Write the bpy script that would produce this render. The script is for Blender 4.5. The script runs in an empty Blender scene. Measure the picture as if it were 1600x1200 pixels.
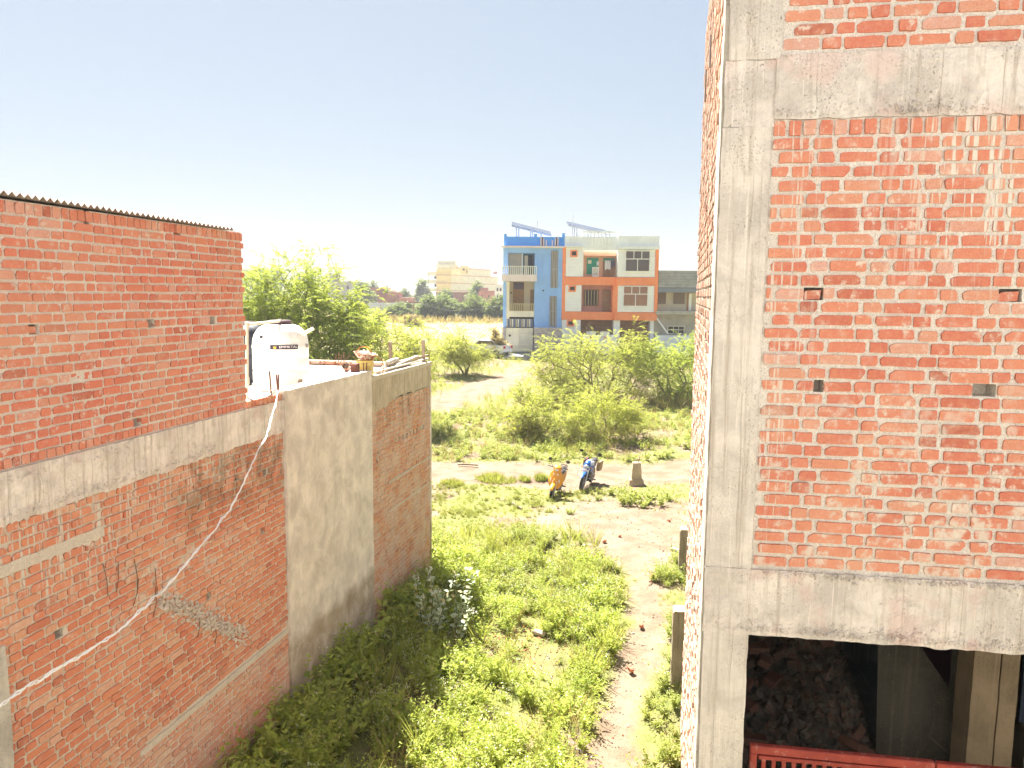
import bpy, math, random
import numpy as np
from mathutils import Vector, Matrix, noise as mnoise

# ------------------------------------------------------------------ camera, sky, sun, exposure
scene = bpy.context.scene
COL = scene.collection
RAD = math.radians
F_PX, CAM_H = 1190.0, 6.2                      # focal length in pixels of a 1600 px wide frame; eye height
PITCH, ROLL = math.atan(140 / 1190.0), 0.0087
fwd = Vector((0, math.cos(PITCH), -math.sin(PITCH)))
rgt = Vector((1, 0, 0)); upv = rgt.cross(fwd)
rgt2 = rgt * math.cos(ROLL) + upv * math.sin(ROLL)
upv2 = -rgt * math.sin(ROLL) + upv * math.cos(ROLL)
CAM = Vector((0, 0, CAM_H))
cd = bpy.data.cameras.new('camera'); co = bpy.data.objects.new('camera', cd); COL.objects.link(co)
cd.sensor_width = 36.0; cd.lens = F_PX / 1600 * 36.0; cd.clip_start = 0.05; cd.clip_end = 4000
m = Matrix((rgt2, upv2, -fwd)).transposed().to_4x4(); m.translation = CAM
co.matrix_world = m; scene.camera = co

SUN_EL, SUN_AZ = 57.0, 28.0                    # degrees above the horizon, degrees left of straight ahead
world = bpy.data.worlds.new('World'); scene.world = world; world.use_nodes = True
wn = world.node_tree; bg = wn.nodes['Background']
sky = wn.nodes.new('ShaderNodeTexSky'); sky.sky_type = 'NISHITA'; sky.sun_disc = False
sky.sun_elevation = RAD(SUN_EL); sky.sun_rotation = RAD(-SUN_AZ)
sky.air_density = 1.0; sky.dust_density = 1.0; sky.ozone_density = 1.2; sky.altitude = 200
# thin white haze: evens out the clear-sky model over the whole dome and takes some blue out of it
gm = wn.nodes.new('ShaderNodeGamma'); gm.inputs[1].default_value = 0.35; wn.links.new(sky.outputs[0], gm.inputs[0])
hs = wn.nodes.new('ShaderNodeHueSaturation'); hs.inputs['Saturation'].default_value = 1.3; wn.links.new(gm.outputs[0], hs.inputs['Color'])
wn.links.new(hs.outputs[0], bg.inputs[0]); bg.inputs[1].default_value = 0.071
sd = bpy.data.lights.new('sun', 'SUN'); so = bpy.data.objects.new('sun', sd); COL.objects.link(so)
sd.energy = 4.2; sd.angle = RAD(0.6); sd.color = (1.0, 0.95, 0.88)
sdir = Vector((-math.sin(RAD(SUN_AZ)) * math.cos(RAD(SUN_EL)), math.cos(RAD(SUN_AZ)) * math.cos(RAD(SUN_EL)), math.sin(RAD(SUN_EL))))
so.rotation_euler = sdir.to_track_quat('Z', 'Y').to_euler(); so.location = (-20, 30, 40)
vs = scene.view_settings
vs.view_transform = 'Standard'; vs.look = 'None'; vs.exposure = 2.65; vs.gamma = 1.0; vs.use_curve_mapping = False
scene.cycles.use_denoising = True; scene.cycles.use_adaptive_sampling = True; scene.cycles.adaptive_threshold = 0.02
scene.cycles.max_bounces = 6; scene.cycles.diffuse_bounces = 4; scene.cycles.transparent_max_bounces = 8

# ------------------------------------------------------------------ geometry of the view, used to measure the place
def ray(x, y):
    return fwd + rgt2 * ((x - 800) / F_PX) - upv2 * ((y - 600) / F_PX)
def atY(x, y, Y):
    d = ray(x, y); return CAM + d * (Y / d.y)
def proj(p):
    d = Vector(p) - CAM; k = d.dot(fwd)
    if k < 0.05: return None
    return (800 + F_PX * d.dot(rgt2) / k, 600 - F_PX * d.dot(upv2) / k)
def ss(a, b, x):
    t = min(1.0, max(0.0, (x - a) / (b - a))); return t * t * (3 - 2 * t)
def fbm(x, y, z=0.0, o=3):
    return mnoise.fractal((x, y, z), 1.0, 2.0, o)
def gz(x, y):
    """height of the ground"""
    z = -0.45 * ss(15, 26, y) + 1.35 * min(1.0, max(0.0, (y - 31) / 38.0)) + 0.35 * ss(75, 150, y)
    if 0 < y < 70 and -30 < x < 30:
        z += 0.10 * fbm(x * .35, y * .35, 1.0) * ss(3, 8, y)
    return z
def gat(x, y):
    """point of the ground seen at a pixel"""
    d = ray(x, y); t = 3.0; p = CAM
    for i in range(4000):
        q = CAM + d * t
        if q.z <= gz(q.x, q.y): break
        t *= 1.0025
    return Vector((q.x, q.y, gz(q.x, q.y)))

# ------------------------------------------------------------------ object helpers
def tag(o, label=None, cat=None, group=None, kind=None):
    if label: o['label'] = label
    if cat: o['category'] = cat
    if group: o['group'] = group
    if kind: o['kind'] = kind
    return o
def thing(name, label, cat, loc=(0, 0, 0), group=None, rot=None):
    o = bpy.data.objects.new(name, None); COL.objects.link(o)
    o.location = loc; o.empty_display_size = 0.2
    if rot: o.rotation_euler = rot
    return tag(o, label, cat, group)
def link(name, me, parent=None, world=True):
    o = bpy.data.objects.new(name, me); COL.objects.link(o)
    if parent is not None:
        o.parent = parent
        if world:                                  # vertices are given in world coordinates
            if parent.type == 'EMPTY': o.matrix_parent_inverse = Matrix.Translation(-Vector(parent.location))
    return o
def mesh_np(name, V, faces, mat, smooth=False, uv=None):
    """V (n,3); faces: list of (m,k) int arrays"""
    me = bpy.data.meshes.new(name)
    V = np.asarray(V, np.float32); me.vertices.add(len(V)); me.vertices.foreach_set('co', V.ravel())
    li = np.concatenate([np.asarray(f, np.int32).ravel() for f in faces])
    lt = np.concatenate([np.full(len(f), np.asarray(f).shape[1], np.int32) for f in faces])
    ls = np.concatenate([[0], np.cumsum(lt)[:-1]]).astype(np.int32)
    me.loops.add(len(li)); me.loops.foreach_set('vertex_index', li)
    me.polygons.add(len(lt)); me.polygons.foreach_set('loop_start', ls); me.polygons.foreach_set('loop_total', lt)
    me.polygons.foreach_set('use_smooth', np.full(len(lt), bool(smooth)))
    me.update(calc_edges=True); me.validate()
    if mat is not None: me.materials.append(mat)
    return me
class MB:
    """collects shapes, then becomes one mesh"""
    def __init__(s, xf=None): s.v = []; s.f = []; s.xf = xf
    def add(s, vs, fs):
        b = len(s.v)
        s.v += [s.xf(*v) if s.xf else tuple(v) for v in vs]
        s.f += [tuple(b + i for i in f) for f in fs]; return s
    def box(s, x0, x1, y0, y1, z0, z1):
        return s.add([(x0,y0,z0),(x1,y0,z0),(x1,y1,z0),(x0,y1,z0),(x0,y0,z1),(x1,y0,z1),(x1,y1,z1),(x0,y1,z1)],
                     [(0,3,2,1),(4,5,6,7),(0,1,5,4),(1,2,6,5),(2,3,7,6),(3,0,4,7)])
    def bbox(s, x0, x1, y0, y1, z0, z1, b=0.01):
        """box with chamfered edges"""
        c = [(x0,x1),(y0,y1),(z0,z1)]; V = []; F = []; ids = {}
        for ax in range(3):
            for sx in (0,1):
                for sy in (0,1):
                    for sz in (0,1):
                        sg = (sx,sy,sz); p = []
                        for k in range(3):
                            q = c[k][sg[k]]
                            if k != ax: q += b if sg[k] == 0 else -b
                            p.append(q)
                        ids[(ax,)+sg] = len(V); V.append(tuple(p))
        I = ids
        for ax in range(3):
            for sd_ in (0,1):
                o1,o2 = [k for k in range(3) if k != ax]
                q = []
                for a,bb in ((0,0),(1,0),(1,1),(0,1)):
                    sg=[0,0,0]; sg[ax]=sd_; sg[o1]=a; sg[o2]=bb; q.append(I[(ax,)+tuple(sg)])
                if (sd_==0) != (ax==1): q.reverse()
                F.append(tuple(q))
        for ax in range(3):                        # edges along ax
            o1,o2=[k for k in range(3) if k!=ax]
            for a in (0,1):
                for bb in (0,1):
                    q=[]
                    for e,fc in ((0,o1),(1,o1),(1,o2),(0,o2)):
                        sg=[0,0,0]; sg[ax]=e; sg[o1]=a; sg[o2]=bb; q.append(I[(fc,)+tuple(sg)])
                    F.append(tuple(q))
        for sx in (0,1):
            for sy in (0,1):
                for sz in (0,1): F.append((I[(0,sx,sy,sz)],I[(1,sx,sy,sz)],I[(2,sx,sy,sz)]))
        return s.add(V, F)
    def beam(s, a, b, w, h=None, up=(0,0,1)):
        """box along a..b with section w x h"""
        h = h or w; a = Vector(a); b = Vector(b); d = (b-a).normalized(); u = Vector(up)
        if abs(d.dot(u)) > .95: u = Vector((1,0,0))
        x = d.cross(u).normalized()*w/2; y = x.cross(d).normalized()*h/2
        V = [a-x-y,a+x-y,a+x+y,a-x+y,b-x-y,b+x-y,b+x+y,b-x+y]
        return s.add(V,[(0,3,2,1),(4,5,6,7),(0,1,5,4),(1,2,6,5),(2,3,7,6),(3,0,4,7)])
    def tube(s, pts, r, n=6, cap=True):
        pts=[Vector(p) for p in pts]; R=r if isinstance(r,(list,tuple)) else [r]*len(pts)
        V=[];F=[]; ref=None
        for i,p in enumerate(pts):
            d=(pts[min(i+1,len(pts)-1)]-pts[max(i-1,0)]).normalized()
            if ref is None: ref=Vector((0,0,1)) if abs(d.z)<.9 else Vector((1,0,0))
            x=d.cross(ref).normalized(); y=x.cross(d).normalized(); ref=y
            for k in range(n):
                a=2*math.pi*k/n; V.append(p+(x*math.cos(a)+y*math.sin(a))*R[i])
        for i in range(len(pts)-1):
            for k in range(n):
                F.append((i*n+k,i*n+(k+1)%n,(i+1)*n+(k+1)%n,(i+1)*n+k))
        if cap: F.append(tuple(range(n))[::-1]); F.append(tuple((len(pts)-1)*n+k for k in range(n)))
        return s.add(V,F)
    def lathe(s, prof, c=(0,0,0), n=32, axis='z', sx=1, sy=1):
        V=[];F=[]; c=Vector(c)
        for (r,h) in prof:
            for k in range(n):
                a=2*math.pi*k/n; x=r*math.cos(a)*sx; y=r*math.sin(a)*sy
                V.append(c+(Vector((x,y,h)) if axis=='z' else Vector((x,h,y)) if axis=='y' else Vector((h,x,y))))
        for i in range(len(prof)-1):
            for k in range(n):
                F.append((i*n+k,i*n+(k+1)%n,(i+1)*n+(k+1)%n,(i+1)*n+k))
        if prof[0][0]>1e-4: F.append(tuple(range(n))[::-1])
        if prof[-1][0]>1e-4: F.append(tuple((len(prof)-1)*n+k for k in range(n)))
        return s.add(V,F)
    def loft(s, rings, cap=True):
        n=len(rings[0]);V=[p for r_ in rings for p in r_];F=[]
        for i in range(len(rings)-1):
            for k in range(n): F.append((i*n+k,i*n+(k+1)%n,(i+1)*n+(k+1)%n,(i+1)*n+k))
        if cap: F.append(tuple(range(n))[::-1]); F.append(tuple((len(rings)-1)*n+k for k in range(n)))
        return s.add(V,F)
    def mesh(s, name, mat, smooth=False):
        me=bpy.data.meshes.new(name); me.from_pydata([tuple(v) for v in s.v],[],s.f); me.update()
        if smooth:
            for p in me.polygons: p.use_smooth=True
            try: me.set_sharp_from_angle(angle=RAD(40))
            except Exception: pass
        if mat is not None: me.materials.append(mat)
        return me
    def build(s, name, mat, parent=None, smooth=False, world=True):
        return link(name, s.mesh(name, mat, smooth), parent, world)

# ------------------------------------------------------------------ materials
class NT:
    def __init__(s, name):
        s.m = bpy.data.materials.new(name); s.m.use_nodes = True; s.t = s.m.node_tree
        s.b = s.t.nodes['Principled BSDF']; s.o = s.t.nodes['Material Output']
        s.b.inputs['Roughness'].default_value = 0.85; s.b.inputs['Specular IOR Level'].default_value = 0.3
    def n(s, typ, **kw):
        nd = s.t.nodes.new('ShaderNode' + typ)
        for k, v in kw.items():
            if k.startswith('i_'):
                key = k[2:]; key = int(key) if key.isdigit() else key
                s.put(nd.inputs[key], v)
            else: setattr(nd, k, v)
        return nd
    def put(s, sock, v):
        if hasattr(v, 'links') or hasattr(v, 'is_linked'): s.t.links.new(v, sock)
        else:
            if isinstance(v, (tuple, list)) and len(v) == 3 and sock.type == 'RGBA': v = tuple(v) + (1,)
            sock.default_value = v
    def math(s, op, a, b=0.0, c=None, clamp=False):
        nd = s.n('Math', operation=op, use_clamp=clamp); s.put(nd.inputs[0], a); s.put(nd.inputs[1], b)
        if c is not None: s.put(nd.inputs[2], c)
        return nd.outputs[0]
    def pos(s, rotz=0.0, scale=(1,1,1)):
        g = s.n('NewGeometry').outputs['Position']
        mp = s.n('Mapping'); mp.vector_type = 'POINT'; mp.inputs['Rotation'].default_value = (0,0,rotz); mp.inputs['Scale'].default_value = scale
        s.t.links.new(g, mp.inputs['Vector']); return mp.outputs[0]
    def obj(s, scale=(1,1,1)):
        g = s.n('TexCoord').outputs['Object']; mp = s.n('Mapping'); mp.inputs['Scale'].default_value = scale
        s.t.links.new(g, mp.inputs['Vector']); return mp.outputs[0]
    def scale(s, v, sc):
        mp = s.n('Mapping'); mp.inputs['Scale'].default_value = sc; s.t.links.new(v, mp.inputs['Vector']); return mp.outputs[0]
    def noise(s, v, sc, det=4, rough=.55, dist=0.0):
        nd = s.n('TexNoise'); s.put(nd.inputs['Vector'], v); nd.inputs['Scale'].default_value = sc
        nd.inputs['Detail'].default_value = det; nd.inputs['Roughness'].default_value = rough; nd.inputs['Distortion'].default_value = dist
        return nd.outputs['Fac']
    def vor(s, v, sc, feat='F1'):
        nd = s.n('TexVoronoi', feature=feat); s.put(nd.inputs['Vector'], v); nd.inputs['Scale'].default_value = sc
        return nd.outputs['Distance']
    def ramp(s, f, stops, interp='LINEAR'):
        nd = s.n('ValToRGB'); s.put(nd.inputs[0], f); cr = nd.color_ramp; cr.interpolation = interp
        while len(cr.elements) < len(stops): cr.elements.new(0.5)
        for e, (p, c) in zip(cr.elements, stops):
            e.position = p; e.color = tuple(c) + (1,) if not isinstance(c, (int, float)) else (c, c, c, 1)
        return nd.outputs[0]
    def rng(s, f, a, b, c=0.0, d=1.0, smooth=True):
        nd = s.n('MapRange'); nd.clamp = True
        if smooth: nd.interpolation_type = 'SMOOTHSTEP'
        s.put(nd.inputs[0], f); nd.inputs[1].default_value = a; nd.inputs[2].default_value = b; nd.inputs[3].default_value = c; nd.inputs[4].default_value = d
        return nd.outputs[0]
    def mix(s, f, a, b, mode='MIX'):
        nd = s.n('Mix', data_type='RGBA', blend_type=mode); s.put(nd.inputs[0], f); s.put(nd.inputs[6], a); s.put(nd.inputs[7], b)
        return nd.outputs[2]
    def sep(s, v):
        nd = s.n('SeparateXYZ'); s.put(nd.inputs[0], v); return nd.outputs
    def bump(s, h, st=.4, d=.01):
        nd = s.n('Bump'); nd.inputs['Strength'].default_value = st; nd.inputs['Distance'].default_value = d
        s.put(nd.inputs['Height'], h); s.t.links.new(nd.outputs[0], s.b.inputs['Normal'])
    def col(s, c): s.put(s.b.inputs['Base Color'], c); return s
    def rough(s, v): s.put(s.b.inputs['Roughness'], v); return s
def flat(name, c, rough=.7, metal=0.0, var=.12, sc=6.0, bump=0.0, spec=.3):
    """plain paint or plastic with slight mottling"""
    k = NT(name); v = k.pos()
    f = k.noise(v, sc, 5, .6)
    k.col(k.mix(k.rng(f, .3, .7), tuple(x*(1-var) for x in c), tuple(min(1, x*(1+var)) for x in c)))
    k.rough(rough); k.b.inputs['Metallic'].default_value = metal; k.b.inputs['Specular IOR Level'].default_value = spec
    if bump: k.bump(k.noise(v, sc*8, 3), bump, .01)
    return k.m
# ------------------------------------------------------------------ wall frames: x along the wall, y into it, z up
class Fr:
    def __init__(s, P, head):
        s.P = Vector((P[0], P[1], 0)); a = Vector((math.sin(head), math.cos(head), 0)); s.a = a; s.i = Vector((-a.y, a.x, 0)); s.head = head
        s.M = Matrix(((a.x, s.i.x, 0, P[0]), (a.y, s.i.y, 0, P[1]), (0, 0, 1, 0), (0, 0, 0, 1)))
        s.rot = math.pi/2 - math.atan2(a.y, a.x)          # turns 'along' into +Y for textures
    def xf(s, x, y, z): return tuple(s.P + s.a*x + s.i*y + Vector((0, 0, z)))
    def off(s): return s.P.dot(s.a)
LW = Fr((-4.0982, 6.30), RAD(12.8))
RW = Fr((2.5085, 5.00), RAD(98.8))
SIDE0 = RW.xf(-1.15, 0, 0)

# ------------------------------------------------------------------ masonry materials
MORTAR = (.60, .52, .43)
def wall_coords(k, fr):
    """scalars: along the wall, height; vector in the wall's own frame"""
    v = k.pos(rotz=fr.rot); x, y, z = k.sep(v)
    return k.math('SUBTRACT', y, fr.off()), z, v
def drips(k, v, s, z, dens=.555):
    st = k.noise(k.scale(v, (18, 18, 1.1)), 1.0, 3, .6)
    st2 = k.noise(k.scale(v, (46, 46, 2.2)), 1.0, 2, .5)
    return k.math('MAXIMUM', k.rng(st, dens, dens+.06), k.rng(st2, dens+.05, dens+.1))
def box_mask(k, s, z, s0, s1, z0, z1, e=.25):
    a = k.math('MULTIPLY', k.rng(s, s0-e, s0+e), k.rng(s, s1-e, s1+e, 1, 0))
    b = k.math('MULTIPLY', k.rng(z, z0-e, z0+e), k.rng(z, z1-e, z1+e, 1, 0))
    return k.math('MULTIPLY', a, b)
def wall_wear(k, fr, side, s, z, v):
    """cement spills, rain-washed cement and dark growth, each with its own outline"""
    spill = drips(k, v, s, z)
    if side == 'right':
        m = k.math('ADD', box_mask(k, s, z, .0, 9, 6.35, 7.5, .35), k.math('MULTIPLY', box_mask(k, s, z, -.9, -.55, 4.2, 7.5, .12), .8), clamp=True)
        patch = k.math('MULTIPLY', k.rng(k.noise(v, 5, 6, .7), .50, .62), box_mask(k, s, z, -2, 9, 4.1, 5.45, .45))
        return k.math('MAXIMUM', k.math('MULTIPLY', spill, m), k.math('MULTIPLY', patch, .8)), None
    if side == 'lower':
        m = k.math('ADD', box_mask(k, s, z, -2, 4.2, 3.85, 4.35, .28), box_mask(k, s, z, -2, .9, 3.45, 3.95, .2), clamp=True)
        patch = k.math('MULTIPLY', k.rng(k.noise(v, 4, 6, .7), .50, .60), k.math('MAXIMUM', box_mask(k, s, z, .8, 2.2, 2.85, 3.55, .3), box_mask(k, s, z, 2.0, 3.1, 2.5, 3.2, .35)))
        dust = k.math('MULTIPLY', k.rng(k.noise(v, 2.5, 5, .65), .30, .62), box_mask(k, s, z, .8, 5, -1, 1.5, .3))
        w = k.math('MAXIMUM', k.math('MULTIPLY', spill, m), k.math('MAXIMUM', k.math('MULTIPLY', patch, .75), k.math('MULTIPLY', dust, .35)))
        dk = k.math('MULTIPLY', k.rng(k.noise(k.scale(v, (3, 3, 2)), 1.6, 6, .7), .40, .56), box_mask(k, s, z, 1.9, 4.6, 3.5, 4.35, .32))
        return w, dk
    if side == 'far':
        dust = k.math('MULTIPLY', k.rng(k.noise(v, 2.2, 5, .65), .34, .64), .45)
        dk = k.math('MULTIPLY', k.rng(k.noise(k.scale(v, (9, 9, 1.2)), 1.0, 5, .7), .46, .62), box_mask(k, s, z, 6, 11, 3.65, 4.3, .25))
        return dust, dk
    return k.math('MULTIPLY', k.rng(k.noise(v, 6, 6, .7), .60, .70), .6), None
def brick_mat(name, fr, side, single, ramp=None):
    k = NT(name); s, z, v = wall_coords(k, fr)
    t = k.n('ObjectInfo').outputs['Random'] if single else k.n('Attribute', attribute_name='tint').outputs['Fac']
    ramp = ramp or [(0, (0.360, 0.116, 0.084)), (.06, (0.498, 0.147, 0.102)), (.45, (0.566, 0.183, 0.125)), (.72, (0.585, 0.224, 0.143)), (.88, (0.566, 0.279, 0.193)), (1, (0.585, 0.358, 0.302))]
    c = k.ramp(t, ramp)
    n1 = k.noise(v, 26, 5, .65); n2 = k.noise(v, 120, 3, .6)
    c = k.mix(k.rng(n1, .35, .75, 0, .5), c, (.64, .30, .18))
    c = k.mix(k.rng(n2, .42, .7, 0, .5), c, (.38, .11, .055))
    c = k.mix(k.rng(k.noise(v, .9, 3, .5), .42, .68, 0, .45), c, (.66, .33, .21))
    # mortar rubbed over the brick edges and faces
    sm = k.math('MULTIPLY', k.rng(k.noise(v, 15, 6, .75), .53, .65), k.rng(k.noise(v, 2.1, 3, .5), .40, .62, .3, 1))
    c = k.mix(k.math('MULTIPLY', sm, .85), c, (.66, .58, .49))
    w, dk = wall_wear(k, fr, side, s, z, v)
    c = k.mix(w, c, (.62, .56, .48))
    if dk is not None: c = k.mix(k.math('MULTIPLY', dk, .5), c, (.16, .10, .05))
    k.col(c); k.rough(.93); k.b.inputs['Specular IOR Level'].default_value = .15
    k.bump(k.math('ADD', k.noise(v, 60, 5, .7), k.math('MULTIPLY', w, .5)), .5, .008)
    return k.m
def mortar_mat(name, fr, side, base=MORTAR):
    k = NT(name); s, z, v = wall_coords(k, fr)
    n1 = k.noise(v, 75, 5, .7); n2 = k.noise(v, 4, 4, .6)
    c = k.mix(k.rng(n1, .3, .7), tuple(x*.74 for x in base), tuple(min(1, x*1.12) for x in base))
    c = k.mix(k.rng(n2, .4, .7, 0, .5), c, tuple(x*.80 for x in base))
    gr = k.rng(k.noise(v, 190, 2, .5), .60, .68)
    c = k.mix(k.math('MULTIPLY', gr, .6), c, (.22, .18, .14))
    w, dk = wall_wear(k, fr, side, s, z, v)
    c = k.mix(k.math('MULTIPLY', w, .7), c, (.64, .58, .50))
    if dk is not None: c = k.mix(k.math('MULTIPLY', dk, .5), c, (.14, .09, .045))
    k.col(c); k.rough(.97); k.b.inputs['Specular IOR Level'].default_value = .1
    k.bump(k.math('ADD', n1, k.math('MULTIPLY', gr, -.5)), .8, .012)
    return k.m
def concrete_mat(name, fr, base=(.52, .47, .41), streak=.5, pink=0.0, damp=None, runs=None, dark=(.32, .25, .19)):
    """board-marked cast concrete: vertical board streaks, blotches, pits"""
    k = NT(name); s, z, v = wall_coords(k, fr)
    st = k.noise(k.scale(v, (22, 22, .7)), 1.0, 5, .65, .3)
    st2 = k.noise(k.scale(v, (60, 60, 1.6)), 1.0, 3, .6)
    bl = k.noise(v, 2.6, 6, .65, .4); fine = k.noise(v, 42, 5, .7)
    c = k.mix(k.rng(bl, .32, .68), tuple(x*.78 for x in base), tuple(min(1, x*1.12) for x in base))
    c = k.mix(k.math('MULTIPLY', k.rng(st, .48, .70), streak), c, tuple(a*.6+b*.4 for a, b in zip(dark, base)))
    c = k.mix(k.math('MULTIPLY', k.rng(st2, .56, .70), streak*.7), c, tuple(min(1, x*1.18) for x in base))
    c = k.mix(k.rng(fine, .55, .8, 0, .30), c, dark)
    seam = k.math('MULTIPLY', k.rng(k.math('ABSOLUTE', k.math('SUBTRACT', k.math('FRACT', k.math('ADD', k.math('MULTIPLY', s, 1/.37), k.math('MULTIPLY', k.noise(v, 1.5, 2, .5), .12))), .5)), .0, .018, 1, 0), k.rng(k.noise(v, 1.1, 2, .5), .45, .55))
    c = k.mix(k.math('MULTIPLY', seam, .55*min(1, streak*2)), c, dark)
    if pink: c = k.mix(k.math('MULTIPLY', k.rng(k.noise(v, 3.1, 3, .5), .52, .66), pink), c, (.62, .44, .40))
    if runs:                                             # pale lime runs below an edge
        c = k.mix(k.math('MULTIPLY', k.math('MULTIPLY', k.rng(k.noise(k.scale(v, (24, 24, .9)), 1.0, 4, .6, .5), .56, .68), k.rng(k.noise(v, 2.2, 3, .5), .46, .62)), runs), c, (.70, .66, .60))
        c = k.mix(k.math('MULTIPLY', k.rng(k.noise(v, 7, 6, .7, .6), .50, .72), .45), c, (.34, .29, .24))
    if damp:                                             # rising damp with a wavy upper edge, and rain marks
        z1 = k.math('ADD', z, k.math('MULTIPLY', k.math('SUBTRACT', k.noise(v, 2.4, 5, .6), .5), -.55))
        d = k.math('MULTIPLY', k.rng(z1, damp-.16, damp+.14, 1, 0), k.rng(k.noise(v, 3, 5, .6), .2, .6, .65, 1))
        c = k.mix(k.math('MULTIPLY', d, .72), c, (.25, .17, .075))
        c = k.mix(k.math('MULTIPLY', k.rng(k.noise(k.scale(v, (3, 3, 2.2)), 1.0, 6, .7, .5), .44, .66), .45), c, (.50, .41, .34))
        c = k.mix(k.math('MULTIPLY', k.rng(k.noise(k.scale(v, (2.2, 2.2, 1.8)), 1.3, 6, .72, .6), .48, .68), .6), c, (.74, .66, .58))
    k.col(c); k.rough(.92); k.b.inputs['Specular IOR Level'].default_value = .15
    pit = k.rng(k.noise(v, 95, 3, .6), .60, .70)
    pit = k.math('MULTIPLY', pit, k.rng(k.noise(v, 3.3, 4, .6), .42, .62))
    c = k.mix(k.math('MULTIPLY', pit, .75), c, tuple(x*.55 for x in dark)); k.col(c)
    crack = k.math('MULTIPLY', k.rng(k.vor(k.scale(v, (2.2, 2.2, 1.3)), 1.0, 'DISTANCE_TO_EDGE'), .0, .012, 1, 0), k.rng(k.noise(v, 1.7, 3, .5), .52, .62))
    c = k.mix(k.math('MULTIPLY', crack, .22), c, dark); k.col(c)
    k.bump(k.math('SUBTRACT', k.math('ADD', k.math('MULTIPLY', st, min(.9, streak*1.2)), fine), k.math('MULTIPLY', pit, 1.5)), .75, .016)
    return k.m

# ------------------------------------------------------------------ brick shapes: unit length and height, 48 triangles or fewer
def brick_variants(n, seed, rough=.03):
    """hand-made bricks: 14-point worn outline, sloping arrises, slightly uneven face; 40 triangles"""
    rnd = random.Random(seed); out = []; P = 14
    for q in range(n):
        c = [rnd.uniform(.015, .07) for _ in range(4)]; d = [rnd.uniform(.05, .22) for _ in range(4)]
        if rnd.random() < .5: i_ = rnd.randrange(4); c[i_] += rnd.uniform(.03, .12); d[i_] += rnd.uniform(.1, .3)
        base = [(-.5, -.5+d[0]), (-.5+c[0], -.5), (-.17, -.5), (.17, -.5), (.5-c[1], -.5), (.5, -.5+d[1]), (.5, .0), (.5, .5-d[2]), (.5-c[2], .5), (.17, .5), (-.17, .5), (-.5+c[3], .5), (-.5, .5-d[3]), (-.5, .0)]
        o = [(x + rnd.uniform(-rough, rough)*.5, z*(1 + rnd.uniform(-.10, .04))) for x, z in base]
        V = [(x*1.012, .05, z*1.03) for x, z in o] + [(x*.988, -.005 + rnd.uniform(-.0012, .0012), z*.965) for x, z in o]
        Fq = [(i, (i+1) % P, P+(i+1) % P, P+i) for i in range(P)]
        V.append((rnd.uniform(-.1, .1), -.0055, rnd.uniform(-.1, .1)))
        Ft = [(P+i, P+(i+1) % P, 2*P) for i in range(P)]
        out.append((np.array(V, np.float32), np.array(Fq), np.array(Ft)))
    return out
BRICKV = brick_variants(20, 5)

def snap_holes(holes, z0, z1, course, soldier_top=0, soldier_bottom=0):
    """move each putlog hole onto the nearest course"""
    a, b = z0 + soldier_bottom, z1 - soldier_top; n = max(1, int(round((b - a)/course))); c = (b - a)/n; out = []
    for (h0, h1, y0, y1) in holes:
        m_ = (y0 + y1)/2
        if a < m_ < b: zc = a + c*(int((m_ - a)/c) + .5); y0, y1 = zc - c*.47, zc + c*.47
        out.append((h0, h1, y0, y1))
    return out
def lay_courses(fr, s0, s1, z0, z1, course, seed, holes=(), brick_l=.228, head_l=.108, joint=.018, hgap=.021, soldier_top=0, soldier_bottom=0, jag=0.0, skip=None, wav=.006):
    """list of bricks (s, z, length, height, protrusion, roll) in Flemish bond with sloppy joints"""
    rnd = random.Random(seed); B = []; z = z0; row = 0
    def soldier(zc, h):
        s = s0
        while s < s1 - .03:
            w = rnd.uniform(.068, .082); w = min(w, s1 - s); B.append((s + w/2, zc, w, h - .018, rnd.uniform(-.004, .008), rnd.gauss(0, .02))); s += w + rnd.uniform(.012, .022)
    if soldier_bottom: soldier(z + soldier_bottom/2, soldier_bottom); z += soldier_bottom
    ztop = z1 - soldier_top
    nrow = max(1, int(round((ztop - z) / course))); course = (ztop - z) / nrow
    for r in range(nrow):
        zc = z + course*(r + .5); s = s0 - (r % 2) * (brick_l/2 + joint) * .52 - rnd.uniform(0, .03); st = r % 2 == 0
        end = s1 + (jag if r % 2 else -jag)
        while s < end - .03:
            L = (brick_l if st else head_l) * rnd.uniform(.94, 1.05)
            if rnd.random() < .05: L *= .55
            if rnd.random() < .03 and st: L = head_l
            a, b = max(s, s0), min(s + L, end)
            if b - a > .035:
                c = (a + b)/2; ok = True
                for (h0, h1, y0, y1) in holes:
                    if a < h1 - .005 and b > h0 + .005 and y0 < zc < y1:
                        if a < h0 - .03: b = h0
                        elif b > h1 + .03: a = h1
                        else: ok = False
                if ok and b - a > .03 and not (skip and skip((a+b)/2, zc)):
                    B.append(((a+b)/2, zc + wav*mnoise.noise((a*1.3, row*.37, seed)) + rnd.gauss(0, .0015), b - a, (course - hgap)*rnd.uniform(.93, 1.06), rnd.gauss(.0, .0035), rnd.gauss(0, .008)))
            s += L + joint*rnd.uniform(.6, 1.5); st = not st
        row += 1
    if soldier_top: soldier(z1 - soldier_top/2, soldier_top)
    return B
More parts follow.
